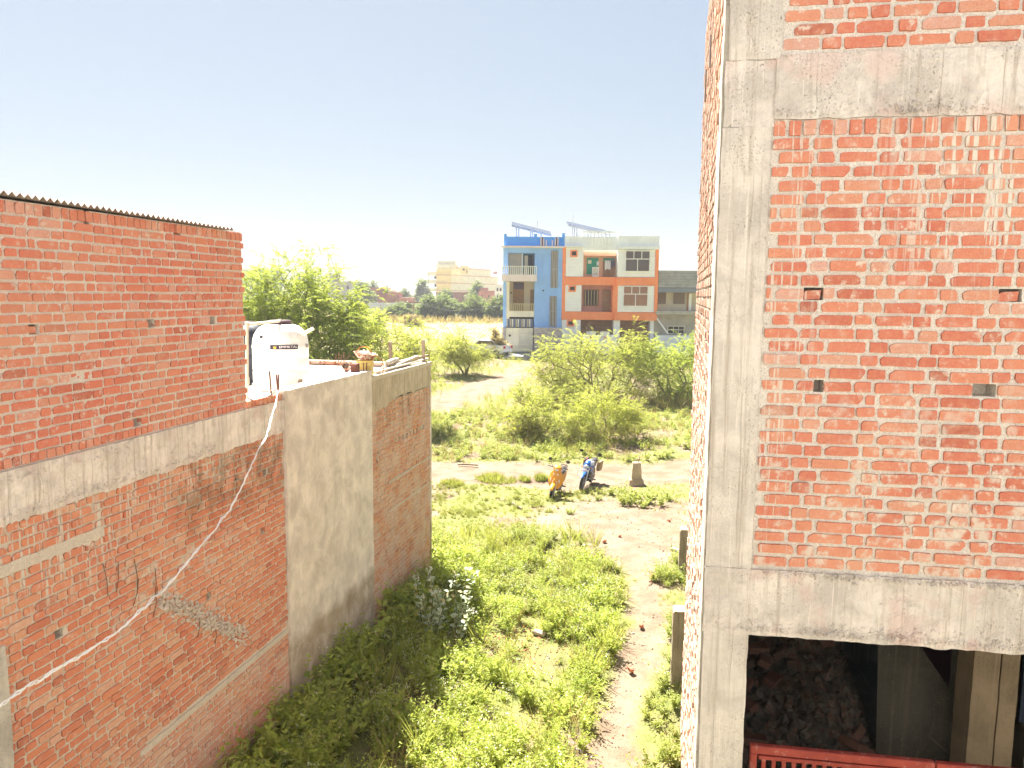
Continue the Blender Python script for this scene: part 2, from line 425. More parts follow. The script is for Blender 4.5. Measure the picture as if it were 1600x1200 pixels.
def place_bricks(fr, B, parent, mat1, mat2, n_single, seed, name='brick'):
    rnd = random.Random(seed)
    def weight(b):
        w = fr.xf(b[0], 0, b[1]); p = proj(w)
        if p is None or not (-8 < p[0] < 1608 and -8 < p[1] < 1208): return 0
        return b[2]*b[3] / ((Vector(w) - CAM).length**2)
    B = sorted(B, key=lambda b: -weight(b)); mats = []
    for i, (V, Fq, Ft) in enumerate(BRICKV):
        mats.append(mesh_np('brick', V, [Fq, Ft], mat1))
    VV = []; FQ = []; FT = []; T = []; base = 0; M3 = np.array(fr.M)
    for i, b in enumerate(B):
        q = rnd.randrange(len(BRICKV)); fl = rnd.random() < .5
        Mx = Matrix.Translation((b[0], -b[4], b[1])) @ Matrix.Rotation(b[5], 4, 'Y') @ Matrix.Diagonal((b[2], 1.0, b[3], 1))
        if i < n_single:
            o = bpy.data.objects.new(name, mats[q]); COL.objects.link(o); o.parent = parent; o.matrix_basis = fr.M @ Mx
        else:
            V, Fq, Ft = BRICKV[q]; A = np.array(fr.M @ Mx)
            VV.append(V @ A[:3, :3].T + A[:3, 3]); FQ.append(Fq + base); FT.append(Ft + base); base += len(V); T.append(np.full(len(V), rnd.random(), np.float32))
    if VV:
        me = mesh_np('brickwork', np.concatenate(VV), [np.concatenate(FQ), np.concatenate(FT)], mat2)
        at = me.attributes.new('tint', 'FLOAT', 'POINT'); at.data.foreach_set('value', np.concatenate(T))
        o = link('brickwork', me, parent); o['kind'] = 'stuff'
def grid_panel(fr, s0, s1, z0, z1, y, res, amp, holes=(), hole_depth=.12, seed=0):
    """flat face cut into cells, gently uneven, with recesses where bricks are missing; closed at the back"""
    xs = sorted(set([s0 + (s1-s0)*i/max(1, round((s1-s0)/res)) for i in range(round((s1-s0)/res)+1)] + [h for H in holes for h in H[:2]]))
    zs = sorted(set([z0 + (z1-z0)*i/max(1, round((z1-z0)/res)) for i in range(round((z1-z0)/res)+1)] + [h for H in holes for h in H[2:]]))
    mb = MB(fr.xf); nx, nz = len(xs), len(zs); V = []; F = []
    for zz in zs:
        for x in xs:
            V.append((x, y + amp*mnoise.noise((x*14, zz*14, seed)), zz))
    def inh(x, zz): return any(h[0] < x < h[1] and h[2] < zz < h[3] for h in holes)
    for j in range(nz-1):
        for i in range(nx-1):
            if not inh((xs[i]+xs[i+1])/2, (zs[j]+zs[j+1])/2):
                F.append((j*nx+i, j*nx+i+1, (j+1)*nx+i+1, (j+1)*nx+i))
    mb.add(V, F)
    for (a, b, c, d) in holes:
        e = y + hole_depth
        mb.add([(a,y,c),(b,y,c),(b,y,d),(a,y,d),(a,e,c),(b,e,c),(b,e,d),(a,e,d)], [(4,5,6,7),(0,1,5,4),(1,2,6,5),(2,3,7,6),(3,0,4,7)])
    return mb
def slab(fr, x0, x1, y0, y1, z0, z1, res=.06, amp=.006, seed=0, mb=None, ragged=None, freq=7):
    """cast block with slightly uneven faces; ragged(x) lowers the bottom edge"""
    mb = mb or MB(fr.xf)
    def ax(a, b): n = max(1, min(160, round((b-a)/res))); return [a + (b-a)*i/n for i in range(n+1)]
    X, Y, Z = ax(x0, x1), ax(y0, min(y1, y1)), ax(z0, z1)
    if len(Y) > 8: Y = [y0, (y0+y1)/2, y1]
    def D(p):
        x, y, z = p
        zz = z
        if ragged: zz = z + ragged(x) * (1 - ss(z0, z0 + (z1-z0)*.7, z))
        n = mnoise.noise_vector((x*freq, y*freq, z*freq + seed*7.1))
        n2 = mnoise.noise_vector((x*freq*4, y*freq*4, z*freq*4 + seed*3.1))
        return (x + (n.x + .4*n2.x)*amp, y + (n.y + .4*n2.y)*amp, zz + (n.z + .4*n2.z)*amp)
    def face(A, Bb, fn, flip):
        V = [D(fn(a, b)) for b in Bb for a in A]; n = len(A); F = []
        for j in range(len(Bb)-1):
            for i in range(n-1):
                f = (j*n+i, j*n+i+1, (j+1)*n+i+1, (j+1)*n+i); F.append(f[::-1] if flip else f)
        mb.add(V, F)
    face(X, Z, lambda a, b: (a, y0, b), False); face(X, Z, lambda a, b: (a, y1, b), True)
    face(Y, Z, lambda a, b: (x0, a, b), True); face(Y, Z, lambda a, b: (x1, a, b), False)
    face(X, Y, lambda a, b: (a, b, z0), True); face(X, Y, lambda a, b: (a, b, z1), False)
    return mb
def pebbles(fr, pts, rmin, rmax, seed, flat_=.7):
    """small angular stones, merged"""
    rnd = random.Random(seed); VV = []; FT = []; b = 0
    oct_ = np.array([(1,0,0),(-1,0,0),(0,1,0),(0,-1,0),(0,0,1),(0,0,-1)], np.float32); of = np.array([(0,2,4),(2,1,4),(1,3,4),(3,0,4),(2,0,5),(1,2,5),(3,1,5),(0,3,5)])
    for (x, y, z) in pts:
        r = rnd.uniform(rmin, rmax); A = np.array([[rnd.gauss(0, 1) for _ in range(3)] for _ in range(3)]); q, _ = np.linalg.qr(A)
        sc = np.array([rnd.uniform(.7, 1.3), rnd.uniform(.6, 1.1), rnd.uniform(.5, 1.0)*flat_]) * r
        V = (oct_ * (sc * np.array([[rnd.uniform(.75, 1.2)] for _ in range(6)]))) @ q.T + np.array(fr.xf(x, y, z) if fr else (x, y, z)); VV.append(V); FT.append(of + b); b += 6
    return np.concatenate(VV), np.concatenate(FT)
# ------------------------------------------------------------------ left: brick room on the roof, brick house below it, plastered house beyond
room_ramp = [(0, (0.413, 0.129, 0.095)), (.06, (0.582, 0.161, 0.114)), (.45, (0.677, 0.202, 0.140)), (.72, (0.694, 0.242, 0.157)), (.88, (0.677, 0.306, 0.218)), (1, (0.694, 0.403, 0.339))]
mL_brick1 = brick_mat('red_brick_room', LW, 'room', True, room_ramp); mL_brick2 = brick_mat('red_brick_room_mass', LW, 'room', False, room_ramp)
mL_mort = mortar_mat('mortar_room', LW, 'room', (.80, .72, .645))
low_ramp = [(0, (0.439, 0.154, 0.097)), (.08, (0.592, 0.191, 0.115)), (.5, (0.669, 0.238, 0.139)), (.75, (0.688, 0.278, 0.157)), (.9, (0.669, 0.346, 0.213)), (1, (0.688, 0.432, 0.321))]
mLl_brick1 = brick_mat('red_brick_lower', LW, 'lower', True, low_ramp); mLl_brick2 = brick_mat('red_brick_lower_mass', LW, 'lower', False, low_ramp)
mLl_mort = mortar_mat('mortar_lower', LW, 'lower', (.76, .665, .56))
far_ramp = [(0, (0.427, 0.174, 0.082)), (.2, (0.575, 0.226, 0.113)), (.6, (0.631, 0.287, 0.135)), (1, (0.650, 0.374, 0.211))]
mLf_brick1 = brick_mat('brown_brick_far', LW, 'far', True, far_ramp); mLf_brick2 = brick_mat('brown_brick_far_mass', LW, 'far', False, far_ramp)
mLf_mort = mortar_mat('mortar_far', LW, 'far', (.64, .54, .43))
m_band = concrete_mat('concrete_band', LW, (.80, .72, .65), .9, .45, runs=.7)
m_plaster = concrete_mat('grey_plaster', LW, (.80, .70, .615), .2, 0, damp=1.2)
m_washed = concrete_mat('rain_streaked_plaster', LW, (.56, .46, .34), 1.0, 0, dark=(.20, .14, .07))
m_roof = NT('white_roof'); _v = m_roof.pos(); m_roof.col(m_roof.mix(m_roof.rng(m_roof.noise(_v, 2, 5, .6), .4, .7), (.72, .69, .63), (.80, .78, .74))); m_roof.bump(m_roof.noise(_v, 30, 4), .3, .01); m_roof = m_roof.m
m_tin = flat('weathered_tin', (.36, .31, .27), .6, .3, .2, 4)

# room on the roof
room = thing('rooftop_room', 'red brick room with corrugated tin roof standing on the left house', 'rooftop room', LW.xf(1, 1.5, 4.73))
holes_u = [(.12, .235, 5.87, 5.955), (1.575, 1.69, 5.87, 5.955), (2.63, 2.745, 5.87, 5.955), (1.30, 1.42, 4.86, 4.94), (2.05, 2.17, 6.80, 6.92), (-.62, -.5, 5.87, 5.955), (.80, .86, 6.79, 6.93)]
holes_u = snap_holes(holes_u, 4.735, 6.93, .0905, .115, .10)
wall = grid_panel(LW, -1.6, 3.33, 4.725, 6.93, .006, .03, .006, holes_u, .16, 1).build('wall', mL_mort, room)
B = lay_courses(LW, -1.6, 3.34, 4.735, 6.93, .0905, 11, [h for h in holes_u], soldier_top=.115, soldier_bottom=.10, jag=.022, joint=.021, hgap=.019)
place_bricks(LW, B, wall, mL_brick1, mL_brick2, 300, 21)
MB(LW.xf).box(-1.6, 3.30, .19, 3.4, 4.73, 6.92).build('wall_core', mL_mort, room)
# half-pushed brick in the first hole
sh = MB(); V_, Fq_, Ft_ = BRICKV[3]; sh.add([LW.xf(.178 + v[0]*.09, .035 + v[1], (holes_u[0][2]+holes_u[0][3])/2 - .006 + v[2]*.062) for v in V_], [tuple(f) for f in Fq_] + [tuple(f) for f in Ft_]); sh.build('brick', mL_brick1, wall)
# corrugated sheet: ridges run back from the eave
def tin(fr, s0, s1, y0, y1, zf, pitch=.076, amp=.017, t=.004, nseg=6):
    mb = MB(fr.xf); n = int((s1-s0)/pitch*nseg); V = []
    for k in range(n+1):
        s = s0 + (s1-s0)*k/n; ph = (k % nseg)/nseg; tri = abs(ph*2-1)*2-1
        for yy, dz in ((y0, 0), (y1, .28)):
            V.append((s, yy, zf(s) + dz + amp*tri + t)); V.append((s, yy, zf(s) + dz + amp*tri - t))
    F = []
    for k in range(n):
        a = 4*k; b = a+4
        F += [(a, a+2, b+2, b), (a+1, b+1, b+3, a+3), (a, b, b+1, a+1), (a+2, a+3, b+3, b+2)]
    return mb.add(V, F)
tin(LW, -1.7, 3.06, -.07, 3.5, lambda s: 6.968 - .006*s).build('roof_sheet', m_tin, room)
for yy in (.5, 1.7, 2.9): MB(LW.xf).box(-1.6, 3.0, yy, yy+.05, 6.921, 6.955 + .07*yy).build('purlin', m_tin, room)

# lower brick house
house = thing('brick_house', 'long bare red brick wall of the left house with concrete band under the brick room', 'house', LW.xf(1, 2, 0))
holes_l = [(3.65, 3.75, 3.75, 3.84), (3.55, 3.66, 3.02, 3.10), (2.35, 2.45, 2.58, 2.74), (.18, .28, 3.10, 3.17), (-.9, -.8, 3.0, 3.1), (3.0, 3.1, 3.86, 3.94)]
holes_l = snap_holes(holes_l, -.4, 4.29, .085)
lw_ = grid_panel(LW, -1.6, 4.2, -.4, 4.30, .007, .035, .007, holes_l, .14, 2).build('wall', mLl_mort, house)
B = lay_courses(LW, -1.6, 4.19, -.4, 4.29, .085, 12, holes_l, joint=.020, hgap=.017, skip=lambda s, z: (s < .83 and 3.84 < z < 3.99) or (1.2 < s and 1.37 < z < 1.45))
place_bricks(LW, B, lw_, mLl_brick1, mLl_brick2, 300, 22)
MB(LW.xf).box(-1.6, 4.19, .19, 6.5, -.4, 4.60).build('wall_core', mLl_mort, house)
rag = lambda x: -.05*max(0, mnoise.noise((x*3.1, 0, 3))) - .05*abs(mnoise.noise((x*13, 1, 3)))
band = slab(LW, -1.6, 4.2, -.022, .18, 4.30, 4.728, .03, .009, 3, ragged=rag).build('concrete_band', m_band, house)
rnd = random.Random(4); pts = [(rnd.uniform(-1.2, 2.6), -.03 + rnd.uniform(-.004, .008), 4.33 + abs(rnd.gauss(0, .035)) + rag(0)) for _ in range(420)] + [(rnd.uniform(-.4, 1.2), -.03, 4.66 + rnd.gauss(0, .03)) for _ in range(90)]
V, Ft = pebbles(LW, pts, .006, .016, 5); o = link('exposed_gravel', mesh_np('exposed_gravel', V, [Ft], m_band), band); o['kind'] = 'stuff'
rag2 = lambda x: -.06*abs(mnoise.noise((x*9, 4, 3)))
slab(LW, -1.6, .82, -.012, .05, 3.865, 3.965, .03, .010, 5, ragged=rag2).build('mortar_band', mLl_mort, house)
slab(LW, 1.15, 4.2, -.016, .05, 1.375, 1.445, .04, .008, 6).build('mortar_band', mLl_mort, house)
slab(LW, -1.62, -.345, -.04, .1, -.4, 3.30, .06, .008, 7).build('column', concrete_mat('pale_column', LW, (.58, .53, .46), .3), house)
MB(LW.xf).box(-1.6, 4.19, .19, 6.5, 4.601, 4.64).build('roof', m_roof, house)
# cement spill running down the wall
rnd = random.Random(8); pts = []
for i in range(620):
    t = rnd.random(); s = 1.55 + 1.55*t + rnd.gauss(0, .05); z = 2.98 - 1.13*t + rnd.gauss(0, .05) - .05*abs(rnd.gauss(0, 1)); pts.append((s, -.008 - abs(rnd.gauss(0, .012)), z))
V, Ft = pebbles(LW, pts, .012, .032, 9); o = link('cement_spill', mesh_np('cement_spill', V, [Ft], mLl_mort), house); o['kind'] = 'stuff'
for (s, z, l, a) in ((.78, 3.60, .34, .04), (.98, 3.55, .30, -.05), (1.2, 3.5, .36, .02), (1.25, 3.28, .26, -.10), (1.5, 3.3, .34, -.03), (1.52, 3.08, .3, -.09), (2.2, 2.45, .22, -.05), (2.5, 2.2, .2, -.03)):
    MB(LW.xf).tube([(s, -.012, z), (s+a*.5, -.03, z-l*.5), (s+a, -.014, z-l)], .005, 4).build('hanging_root', flat('dry_root', (.12, .07, .04)), house)
# coping of bricks on edge between room and plaster
B = lay_courses(LW, 3.36, 4.19, 4.73, 4.83, .1, 31, soldier_top=.1, wav=0)
cop = slab(LW, 3.36, 4.21, .02, .34, 4.729, 4.822, .05, .006, 8).build('coping', mLl_mort, house)
place_bricks(LW, B, cop, mLl_brick1, mLl_brick2, 300, 33)
MB(LW.xf).box(3.37, 4.2, .345, 6.5, 4.641, 4.70).build('roof_screed', m_roof, house)

# plastered house beyond
fhouse = thing('flat_roof_house', 'flat roofed house with grey plastered panel and brown brick end wall behind the weeds', 'house', LW.xf(7.3, 2, 0))
top = lambda s: 4.86 - .035*(s-4.2)
pl = MB(LW.xf); slab(LW, 4.21, 7.2, -.035, .2, -.4, 4.80, .06, .006, 9, mb=pl, freq=2.5)
pl.build('plaster_panel', m_plaster, fhouse, smooth=True)
slab(LW, 4.205, 7.21, -.037, .22, 4.801, 4.85, .05, .008, 12).build('coping', m_plaster, fhouse)
vents = [(8.35 + .20*i, 8.43 + .20*i, 3.30, 3.42) for i in range(9)] + [(9.0, 9.05, 3.55, 3.63), (7.5, 7.58, 3.28, 3.36), (7.42, 7.5, 3.15, 3.22)]
fw = grid_panel(LW, 7.2, 10.40, -.4, 4.2, .005, .05, .006, vents, .12, 4).build('wall', mLf_mort, fhouse)
B = lay_courses(LW, 7.21, 10.39, -.4, 4.19, .085, 14, vents, joint=.018, hgap=.015, skip=lambda s, z: (8.0 < s and False))
place_bricks(LW, B, fw, mLf_brick1, mLf_brick2, 300, 24)
for z_ in (2.60, 2.03): slab(LW, 8.0, 10.39, -.012, .04, z_+.02, z_+.06, .05, .008, 10).build('mortar_band', mLf_mort, fhouse)
rag3 = lambda x: -.16*ss(8.6, 7.3, x) - .10*max(0, mnoise.noise((x*4, 9, 2))) - .05*abs(mnoise.noise((x*17, 9, 2)))
slab(LW, 7.205, 10.45, -.02, .2, 4.24, 4.66, .03, .006, 11, ragged=rag3).build('plaster_band', m_washed, fhouse)
slab(LW, 7.21, 10.47, -.03, .24, 4.661, 4.735, .05, .008, 13).build('coping', mLf_mort, fhouse)
slab(LW, 10.391, 10.46, -.02, .25, -.4, 4.23, .1, .004, 14).build('corner_strip', m_plaster, fhouse)
MB(LW.xf).box(4.22, 10.44, .26, 6.5, -.4, 4.56).build('wall_core', mLf_mort, fhouse)
MB(LW.xf).box(4.2, 10.44, .26, 6.5, 4.561, 4.60).build('roof', m_roof, fhouse)
# brick kerb along the far end of the roof
kb = slab(LW, 10.30, 10.43, .26, 6.5, 4.601, 4.70, .08, .006, 15).build('roof_kerb', mLf_mort, fhouse)
ENDF = Fr(LW.xf(10.295, .3, 0)[:2], LW.head - math.pi/2)
B = lay_courses(ENDF, 0, 6.1, 4.605, 4.70, .1, 44, wav=.003)
place_bricks(ENDF, B, kb, mLf_brick1, mLf_brick2, 60, 45)
# ------------------------------------------------------------------ right: unfinished frame building, brick infill
mR_brick1 = brick_mat('red_brick_infill', RW, 'right', True); mR_brick2 = brick_mat('red_brick_infill_mass', RW, 'right', False)
mR_mort = mortar_mat('mortar_infill', RW, 'right', (.76, .69, .62))
m_beam = concrete_mat('beam_concrete', RW, (.68, .605, .55), .85, .55, runs=.9)
m_colR = concrete_mat('column_concrete', RW, (.66, .59, .53), 1.0)
SL = 5.3; SH = RAD(12.1)
SW = Fr((SIDE0[0] + math.sin(SH)*SL, SIDE0[1] + math.cos(SH)*SL), SH + math.pi)   # long side wall, measured from its far end
mS_brick = brick_mat('side_brick', SW, 'room', False, [(0, (.20, .13, .10)), (.35, (.27, .21, .165)), (.7, (.32, .27, .22)), (1, (.36, .32, .27))])  # brick colours darkened on this face to offset the direct sun
mS_mort = mortar_mat('side_mortar', SW, 'room', (.36, .31, .25))  # mortar darkened likewise against the sun on this side
ub = thing('unfinished_building', 'unfinished concrete frame building with red brick infill on the right', 'building', RW.xf(1.5, 2, 1.4))
T1 = 4.2                                        # far right end of the frontage
# infill panels
holes_r = [(-.585, -.46, 6.215, 6.30), (.605, .745, 6.21, 6.305), (-.49, -.425, 5.565, 5.64), (.50, .64, 5.55, 5.645), (2.0, 2.12, 6.2, 6.3)]
holes_r = snap_holes(holes_r, 4.335, 7.345, .0888, .115)
pan = grid_panel(RW, -.85, T1, 4.30, 7.36, .008, .022, .007, holes_r, .14, 6).build('infill_wall', mR_mort, ub)
B = lay_courses(RW, -.825, T1, 4.335, 7.345, .0888, 16, holes_r, soldier_top=.115, joint=.022, hgap=.019, wav=.008)
pan2 = grid_panel(RW, -.82, T1, 7.74, 9.6, .007, .03, .007, (), .14, 7).build('infill_wall', mR_mort, ub)
B2 = lay_courses(RW, -.79, T1, 7.765, 9.55, .0888, 17, (), joint=.022, hgap=.019, wav=.008)
def _w(b):
    p = proj(RW.xf(b[0], 0, b[1])); return p and -8 < p[0] < 1608 and -8 < p[1] < 1208
n2 = len([b for b in B2 if _w(b)])
place_bricks(RW, B2, pan2, mR_brick1, mR_brick2, n2, 26)
place_bricks(RW, B, pan, mR_brick1, mR_brick2, 300 - n2, 25)
for (s, z, q, l) in ((-.52, (holes_r[0][2]+holes_r[0][3])/2, 2, .10), (.675, (holes_r[1][2]+holes_r[1][3])/2, 5, .115)):
    V_, Fq_, Ft_ = BRICKV[q]; MB().add([RW.xf(s - .010 + v[0]*l*1.05 + v[2]*.006, .012 + v[1], z - .008 + v[2]*.064 + v[0]*.008) for v in V_], [tuple(f) for f in Fq_] + [tuple(f) for f in Ft_]).build('brick', mR_brick1, pan)
# beams and columns
ragb = lambda x: -.008*abs(mnoise.noise((x*6, 2, 5))) - .010*abs(mnoise.noise((x*25, 2, 5)))
b1 = slab(RW, -.83, T1, -.012, .24, 7.345, 7.745, .03, .011, 20, ragged=ragb).build('beam', m_beam, ub)
b2 = slab(RW, -1.15, T1, -.012, .24, 3.842, 4.315, .03, .011, 21, ragged=ragb).build('beam', m_beam, ub)
rnd = random.Random(3)
def gravel(parent, pts, a, b, mat, seed, fr=RW):
    V, Ft = pebbles(fr, pts, a, b, seed); o = link('exposed_gravel', mesh_np('exposed_gravel', V, [Ft], mat), parent); o['kind'] = 'stuff'
pts = []
for (c, w, n) in ((-.55, .25, 150), (.05, .3, 260), (.5, .2, 110), (1.0, .25, 200), (1.8, .4, 200)):
    pts += [(rnd.gauss(c, w), -.014, 3.865 + abs(rnd.gauss(0, .035))) for _ in range(n)]
pts += [(rnd.uniform(-.75, 1.2), -.012 - rnd.random()*.01, 4.30 + rnd.gauss(0, .012)) for _ in range(330)]
gravel(b2, [p for p in pts if p[0] > -1.1], .007, .019, m_beam, 31)
pts = [(rnd.uniform(-.83, 1.4), -.014, 7.36 + abs(rnd.gauss(0, .028))) for _ in range(420)] + [(rnd.gauss(.15, .12), -.014, 7.44 + rnd.gauss(0, .03)) for _ in range(70)]
gravel(b1, pts, .006, .014, m_beam, 32)
slab(RW, -1.152, -.842, -.010, .30, 4.316, 7.30, .05, .006, 22).build('column', m_colR, ub)
slab(RW, -1.148, -.822, -.004, .30, 7.301, 7.72, .04, .010, 23).build('column_joint', m_beam, ub)
slab(RW, -1.132, -.806, -.010, .30, 7.721, 9.6, .05, .010, 24).build('column', m_colR, ub)
slab(RW, -1.145, -.838, -.006, .30, 1.0, 3.841, .05, .006, 25).build('column', m_colR, ub)
for (s, z) in ((-1.20, 7.86), (-1.225, 7.62)):  # shuttering timber left on the corner
    MB(RW.xf).box(s, s+.012, .6, .64, z, z+.22).build('timber_scrap', flat('grey_timber', (.20, .16, .14)), ub)
# side wall, seen almost edge-on: brick courses between the corner column and a rear column
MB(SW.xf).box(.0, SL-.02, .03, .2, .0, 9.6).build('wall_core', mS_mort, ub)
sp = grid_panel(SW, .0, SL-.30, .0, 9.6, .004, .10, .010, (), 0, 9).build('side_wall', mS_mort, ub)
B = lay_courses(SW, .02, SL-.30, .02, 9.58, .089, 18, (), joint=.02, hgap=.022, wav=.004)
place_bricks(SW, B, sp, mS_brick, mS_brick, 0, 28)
slab(SW, SL-.30, SL-.004, -.012, .05, .0, 9.6, .06, .006, 30).build('column_return', concrete_mat('column_concrete_side', SW, (.40, .36, .31), .8), ub)  # same column coloured darker here, where the sun strikes it
MB(RW.xf).box(-.62, T1, .245, 4.9, 3.99, 9.55).build('upper_floor_core', mR_mort, ub)
# ground floor: ceiling, floor, walls
m_int = concrete_mat('grey_plaster_shaded', RW, (.06, .055, .045), .2); m_intcol = concrete_mat('ochre_column', RW, (.24, .18, .115), .5)  # inside colours darkened to carry the deep shade of the opening
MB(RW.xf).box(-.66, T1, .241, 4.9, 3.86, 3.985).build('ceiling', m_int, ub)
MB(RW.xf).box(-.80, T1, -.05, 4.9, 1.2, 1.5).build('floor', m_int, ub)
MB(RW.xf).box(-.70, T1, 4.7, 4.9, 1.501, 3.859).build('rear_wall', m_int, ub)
def RWp(px, py, dep):
    d = ray(px, py); n = RW.i; P = RW.P + RW.i*dep; t = ((P - CAM).dot(n)) / d.dot(n); q = CAM + d*t
    return ((q - RW.P).dot(RW.a), q.z)
a, b_, c = RWp(1440, 1012, 1.5), RWp(1486, 1014, 1.5), RWp(1483, 1076, 1.5); l0 = RWp(1385, 1015, 1.5)
wz = 3.859
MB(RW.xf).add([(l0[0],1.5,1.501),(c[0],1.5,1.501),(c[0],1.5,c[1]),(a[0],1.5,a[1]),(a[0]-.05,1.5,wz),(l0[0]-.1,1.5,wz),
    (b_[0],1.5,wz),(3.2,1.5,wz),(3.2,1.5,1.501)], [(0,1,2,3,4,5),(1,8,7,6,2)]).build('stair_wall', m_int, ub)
MB(RW.xf).box(l0[0]+.15, 2.4, 2.0, 2.05, 1.501, 3.858).build('stair_back', flat('stair_void_shade', (.05, .02, .03)), ub)  # near-black sheet standing for the shade in the stair void
q0, q1 = RWp(1520, 1060, 1.05), RWp(1594, 1060, 1.05)
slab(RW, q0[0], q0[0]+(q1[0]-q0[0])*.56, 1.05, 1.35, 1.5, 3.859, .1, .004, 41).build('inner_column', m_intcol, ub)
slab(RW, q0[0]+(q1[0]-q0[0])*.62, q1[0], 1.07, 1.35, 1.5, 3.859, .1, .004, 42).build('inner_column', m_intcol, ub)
w0 = RWp(1594, 1130, 1.3)
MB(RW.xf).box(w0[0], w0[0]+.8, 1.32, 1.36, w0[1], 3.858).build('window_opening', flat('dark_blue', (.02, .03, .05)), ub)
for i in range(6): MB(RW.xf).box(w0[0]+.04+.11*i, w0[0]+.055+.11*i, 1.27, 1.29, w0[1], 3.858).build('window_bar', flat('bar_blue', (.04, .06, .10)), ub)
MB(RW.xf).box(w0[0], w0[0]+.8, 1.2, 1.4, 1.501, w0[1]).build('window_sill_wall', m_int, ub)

# rubble heap inside
def pile(t, y):
    edge = .42 + .12*(1 - ss(0, 1.6, y))
    h = 1.60 + .66*y + .25*mnoise.noise((t*1.3, y*1.3, 2))
    return min(3.3, h) * ss(edge + .55, edge - .25, t) + 1.45*(1 - ss(edge + .55, edge - .25, t))
heap = thing('rubble_heap', 'shade-darkened heap of broken bricks and stones inside the open ground floor', 'rubble', RW.xf(0, 2, 1.5))
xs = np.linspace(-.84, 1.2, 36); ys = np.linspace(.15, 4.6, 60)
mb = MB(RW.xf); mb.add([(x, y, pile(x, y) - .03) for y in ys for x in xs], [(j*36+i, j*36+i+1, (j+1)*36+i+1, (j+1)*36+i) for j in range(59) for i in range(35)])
m_rub_shaded = NT('rubble'); _v = m_rub_shaded.pos(); m_rub_shaded.col(m_rub_shaded.ramp(m_rub_shaded.noise(_v, 9, 3, .6), [(.35, (.022, .02, .018)), (.5, (.045, .038, .03)), (.58, (.06, .028, .02)), (.66, (.07, .064, .055))])); m_rub_shaded.bump(m_rub_shaded.noise(_v, 40, 4), .5); m_rub_shaded = m_rub_shaded.m  # deep shade of the room put into the rubble colours
mb.build('heap_body', m_rub_shaded, heap)
rnd = random.Random(6); pts = []
for i in range(2600):
    y = .2 + 4.2*rnd.random()**1.3; t = rnd.uniform(-.82, .7)
    if pile(t, y) > 1.5: pts.append((t, y, pile(t, y) + rnd.uniform(-.02, .02)))
V, Ft = pebbles(RW, pts, .025, .075, 12); o = link('rubble_stones', mesh_np('rubble_stones', V, [Ft], m_rub_shaded), heap); o['kind'] = 'stuff'
for i in range(34):
    y = .3 + 2.8*rnd.random(); t = rnd.uniform(-.75, .45)
    if pile(t, y) < 1.6: continue
    M_ = RW.M @ Matrix.Translation((t, y, pile(t, y) + .05)) @ Matrix.Rotation(rnd.uniform(0, 6), 4, 'Z') @ Matrix.Rotation(rnd.uniform(-.7, .7), 4, 'X')
    mb = MB(); mb.bbox(-.5*.2, .5*.2, -.055, .055, -.035, .035, .008); mb.v = [tuple(M_ @ Vector(v)) for v in mb.v]
    mb.build('broken_brick', flat('shaded_brick%d' % (i % 3), ((.06, .025, .018), (.08, .04, .028), (.05, .03, .024))[i % 3]), heap)  # brick colours darkened in place of the shade indoors
p = RW.xf(.12, 1.0, pile(.12, 1.0)+.09); q = RW.xf(.25, .8, pile(.25, .8)+.08); MB().beam(p, q, .02, .012).build('stick', flat('pale_stick', (.45, .36, .22)), heap)

# red steel gate across the opening
m_red = NT('red_oxide_paint'); _v = m_red.pos(); m_red.col(m_red.mix(m_red.rng(m_red.noise(_v, 22, 6, .7), .56, .68, 0, .6), m_red.mix(m_red.rng(m_red.noise(_v, 5, 4, .6), .4, .65), (.24, .035, .025), (.33, .05, .035)), (.42, .24, .19))); m_red.rough(.5); m_red = m_red.m
for gi, (g0, g1, lb) in enumerate(((-.77, .485, 'red steel gate leaf with upright bars beside the corner column'), (.495, 1.75, 'second red steel gate leaf beyond the meeting stile, cut by the frame'))):
    g = thing('steel_gate', lb, 'gate', RW.xf((g0+g1)/2, .1, 1.52), 'red gate leaves')
    zt = 2.955 - .004*gi
    MB(RW.xf).bbox(g0, g1, .08, .13, zt-.062, zt, .006).build('top_rail', m_red, g)
    MB(RW.xf).bbox(g0, g1, .08, .13, 1.52, 1.58, .006).build('bottom_rail', m_red, g)
    MB(RW.xf).bbox(g0+.06, g1-.06, .085, .125, zt-.105, zt-.075, .004).build('inner_rail', m_red, g)
    for a in (g0, g1-.05): MB(RW.xf).bbox(a, a+.05, .081, .129, 1.581, zt-.063, .006).build('stile', m_red, g)
    nb = 16
    for i in range(nb):
        a = g0 + .085 + (g1-g0-.20)*i/(nb-1)
        MB(RW.xf).box(a, a+.028, .095, .115, 1.581, zt-.106).build('bar', m_red, g)
# ------------------------------------------------------------------ unseen house the view is taken from, added so its sunlit wall bounces light
own = thing('bounce_house', 'unseen pale house the view is taken from, added to bounce sunlight onto the walls', 'house', (0, -2, 0))
m_own = flat('pale_bounce_wash', (.66, .645, .62), .9, 0, .06, 2)  # paleness set by how much sunlight it throws on the facing walls
def wall_with(mb, x0, x1, z0, z1, y0, y1, ops):
    """front wall cut into boxes round its openings (a, b, c, d)"""
    xs = sorted(set([x0, x1] + [v for o in ops for v in o[:2]])); zs = sorted(set([z0, z1] + [v for o in ops for v in o[2:]]))
    for i in range(len(xs)-1):
        for j in range(len(zs)-1):
            cx, cz = (xs[i]+xs[i+1])/2, (zs[j]+zs[j+1])/2
            if not any(o[0] < cx < o[1] and o[2] < cz < o[3] for o in ops): mb.box(xs[i], xs[i+1], y0, y1, zs[j], zs[j+1])
    return mb
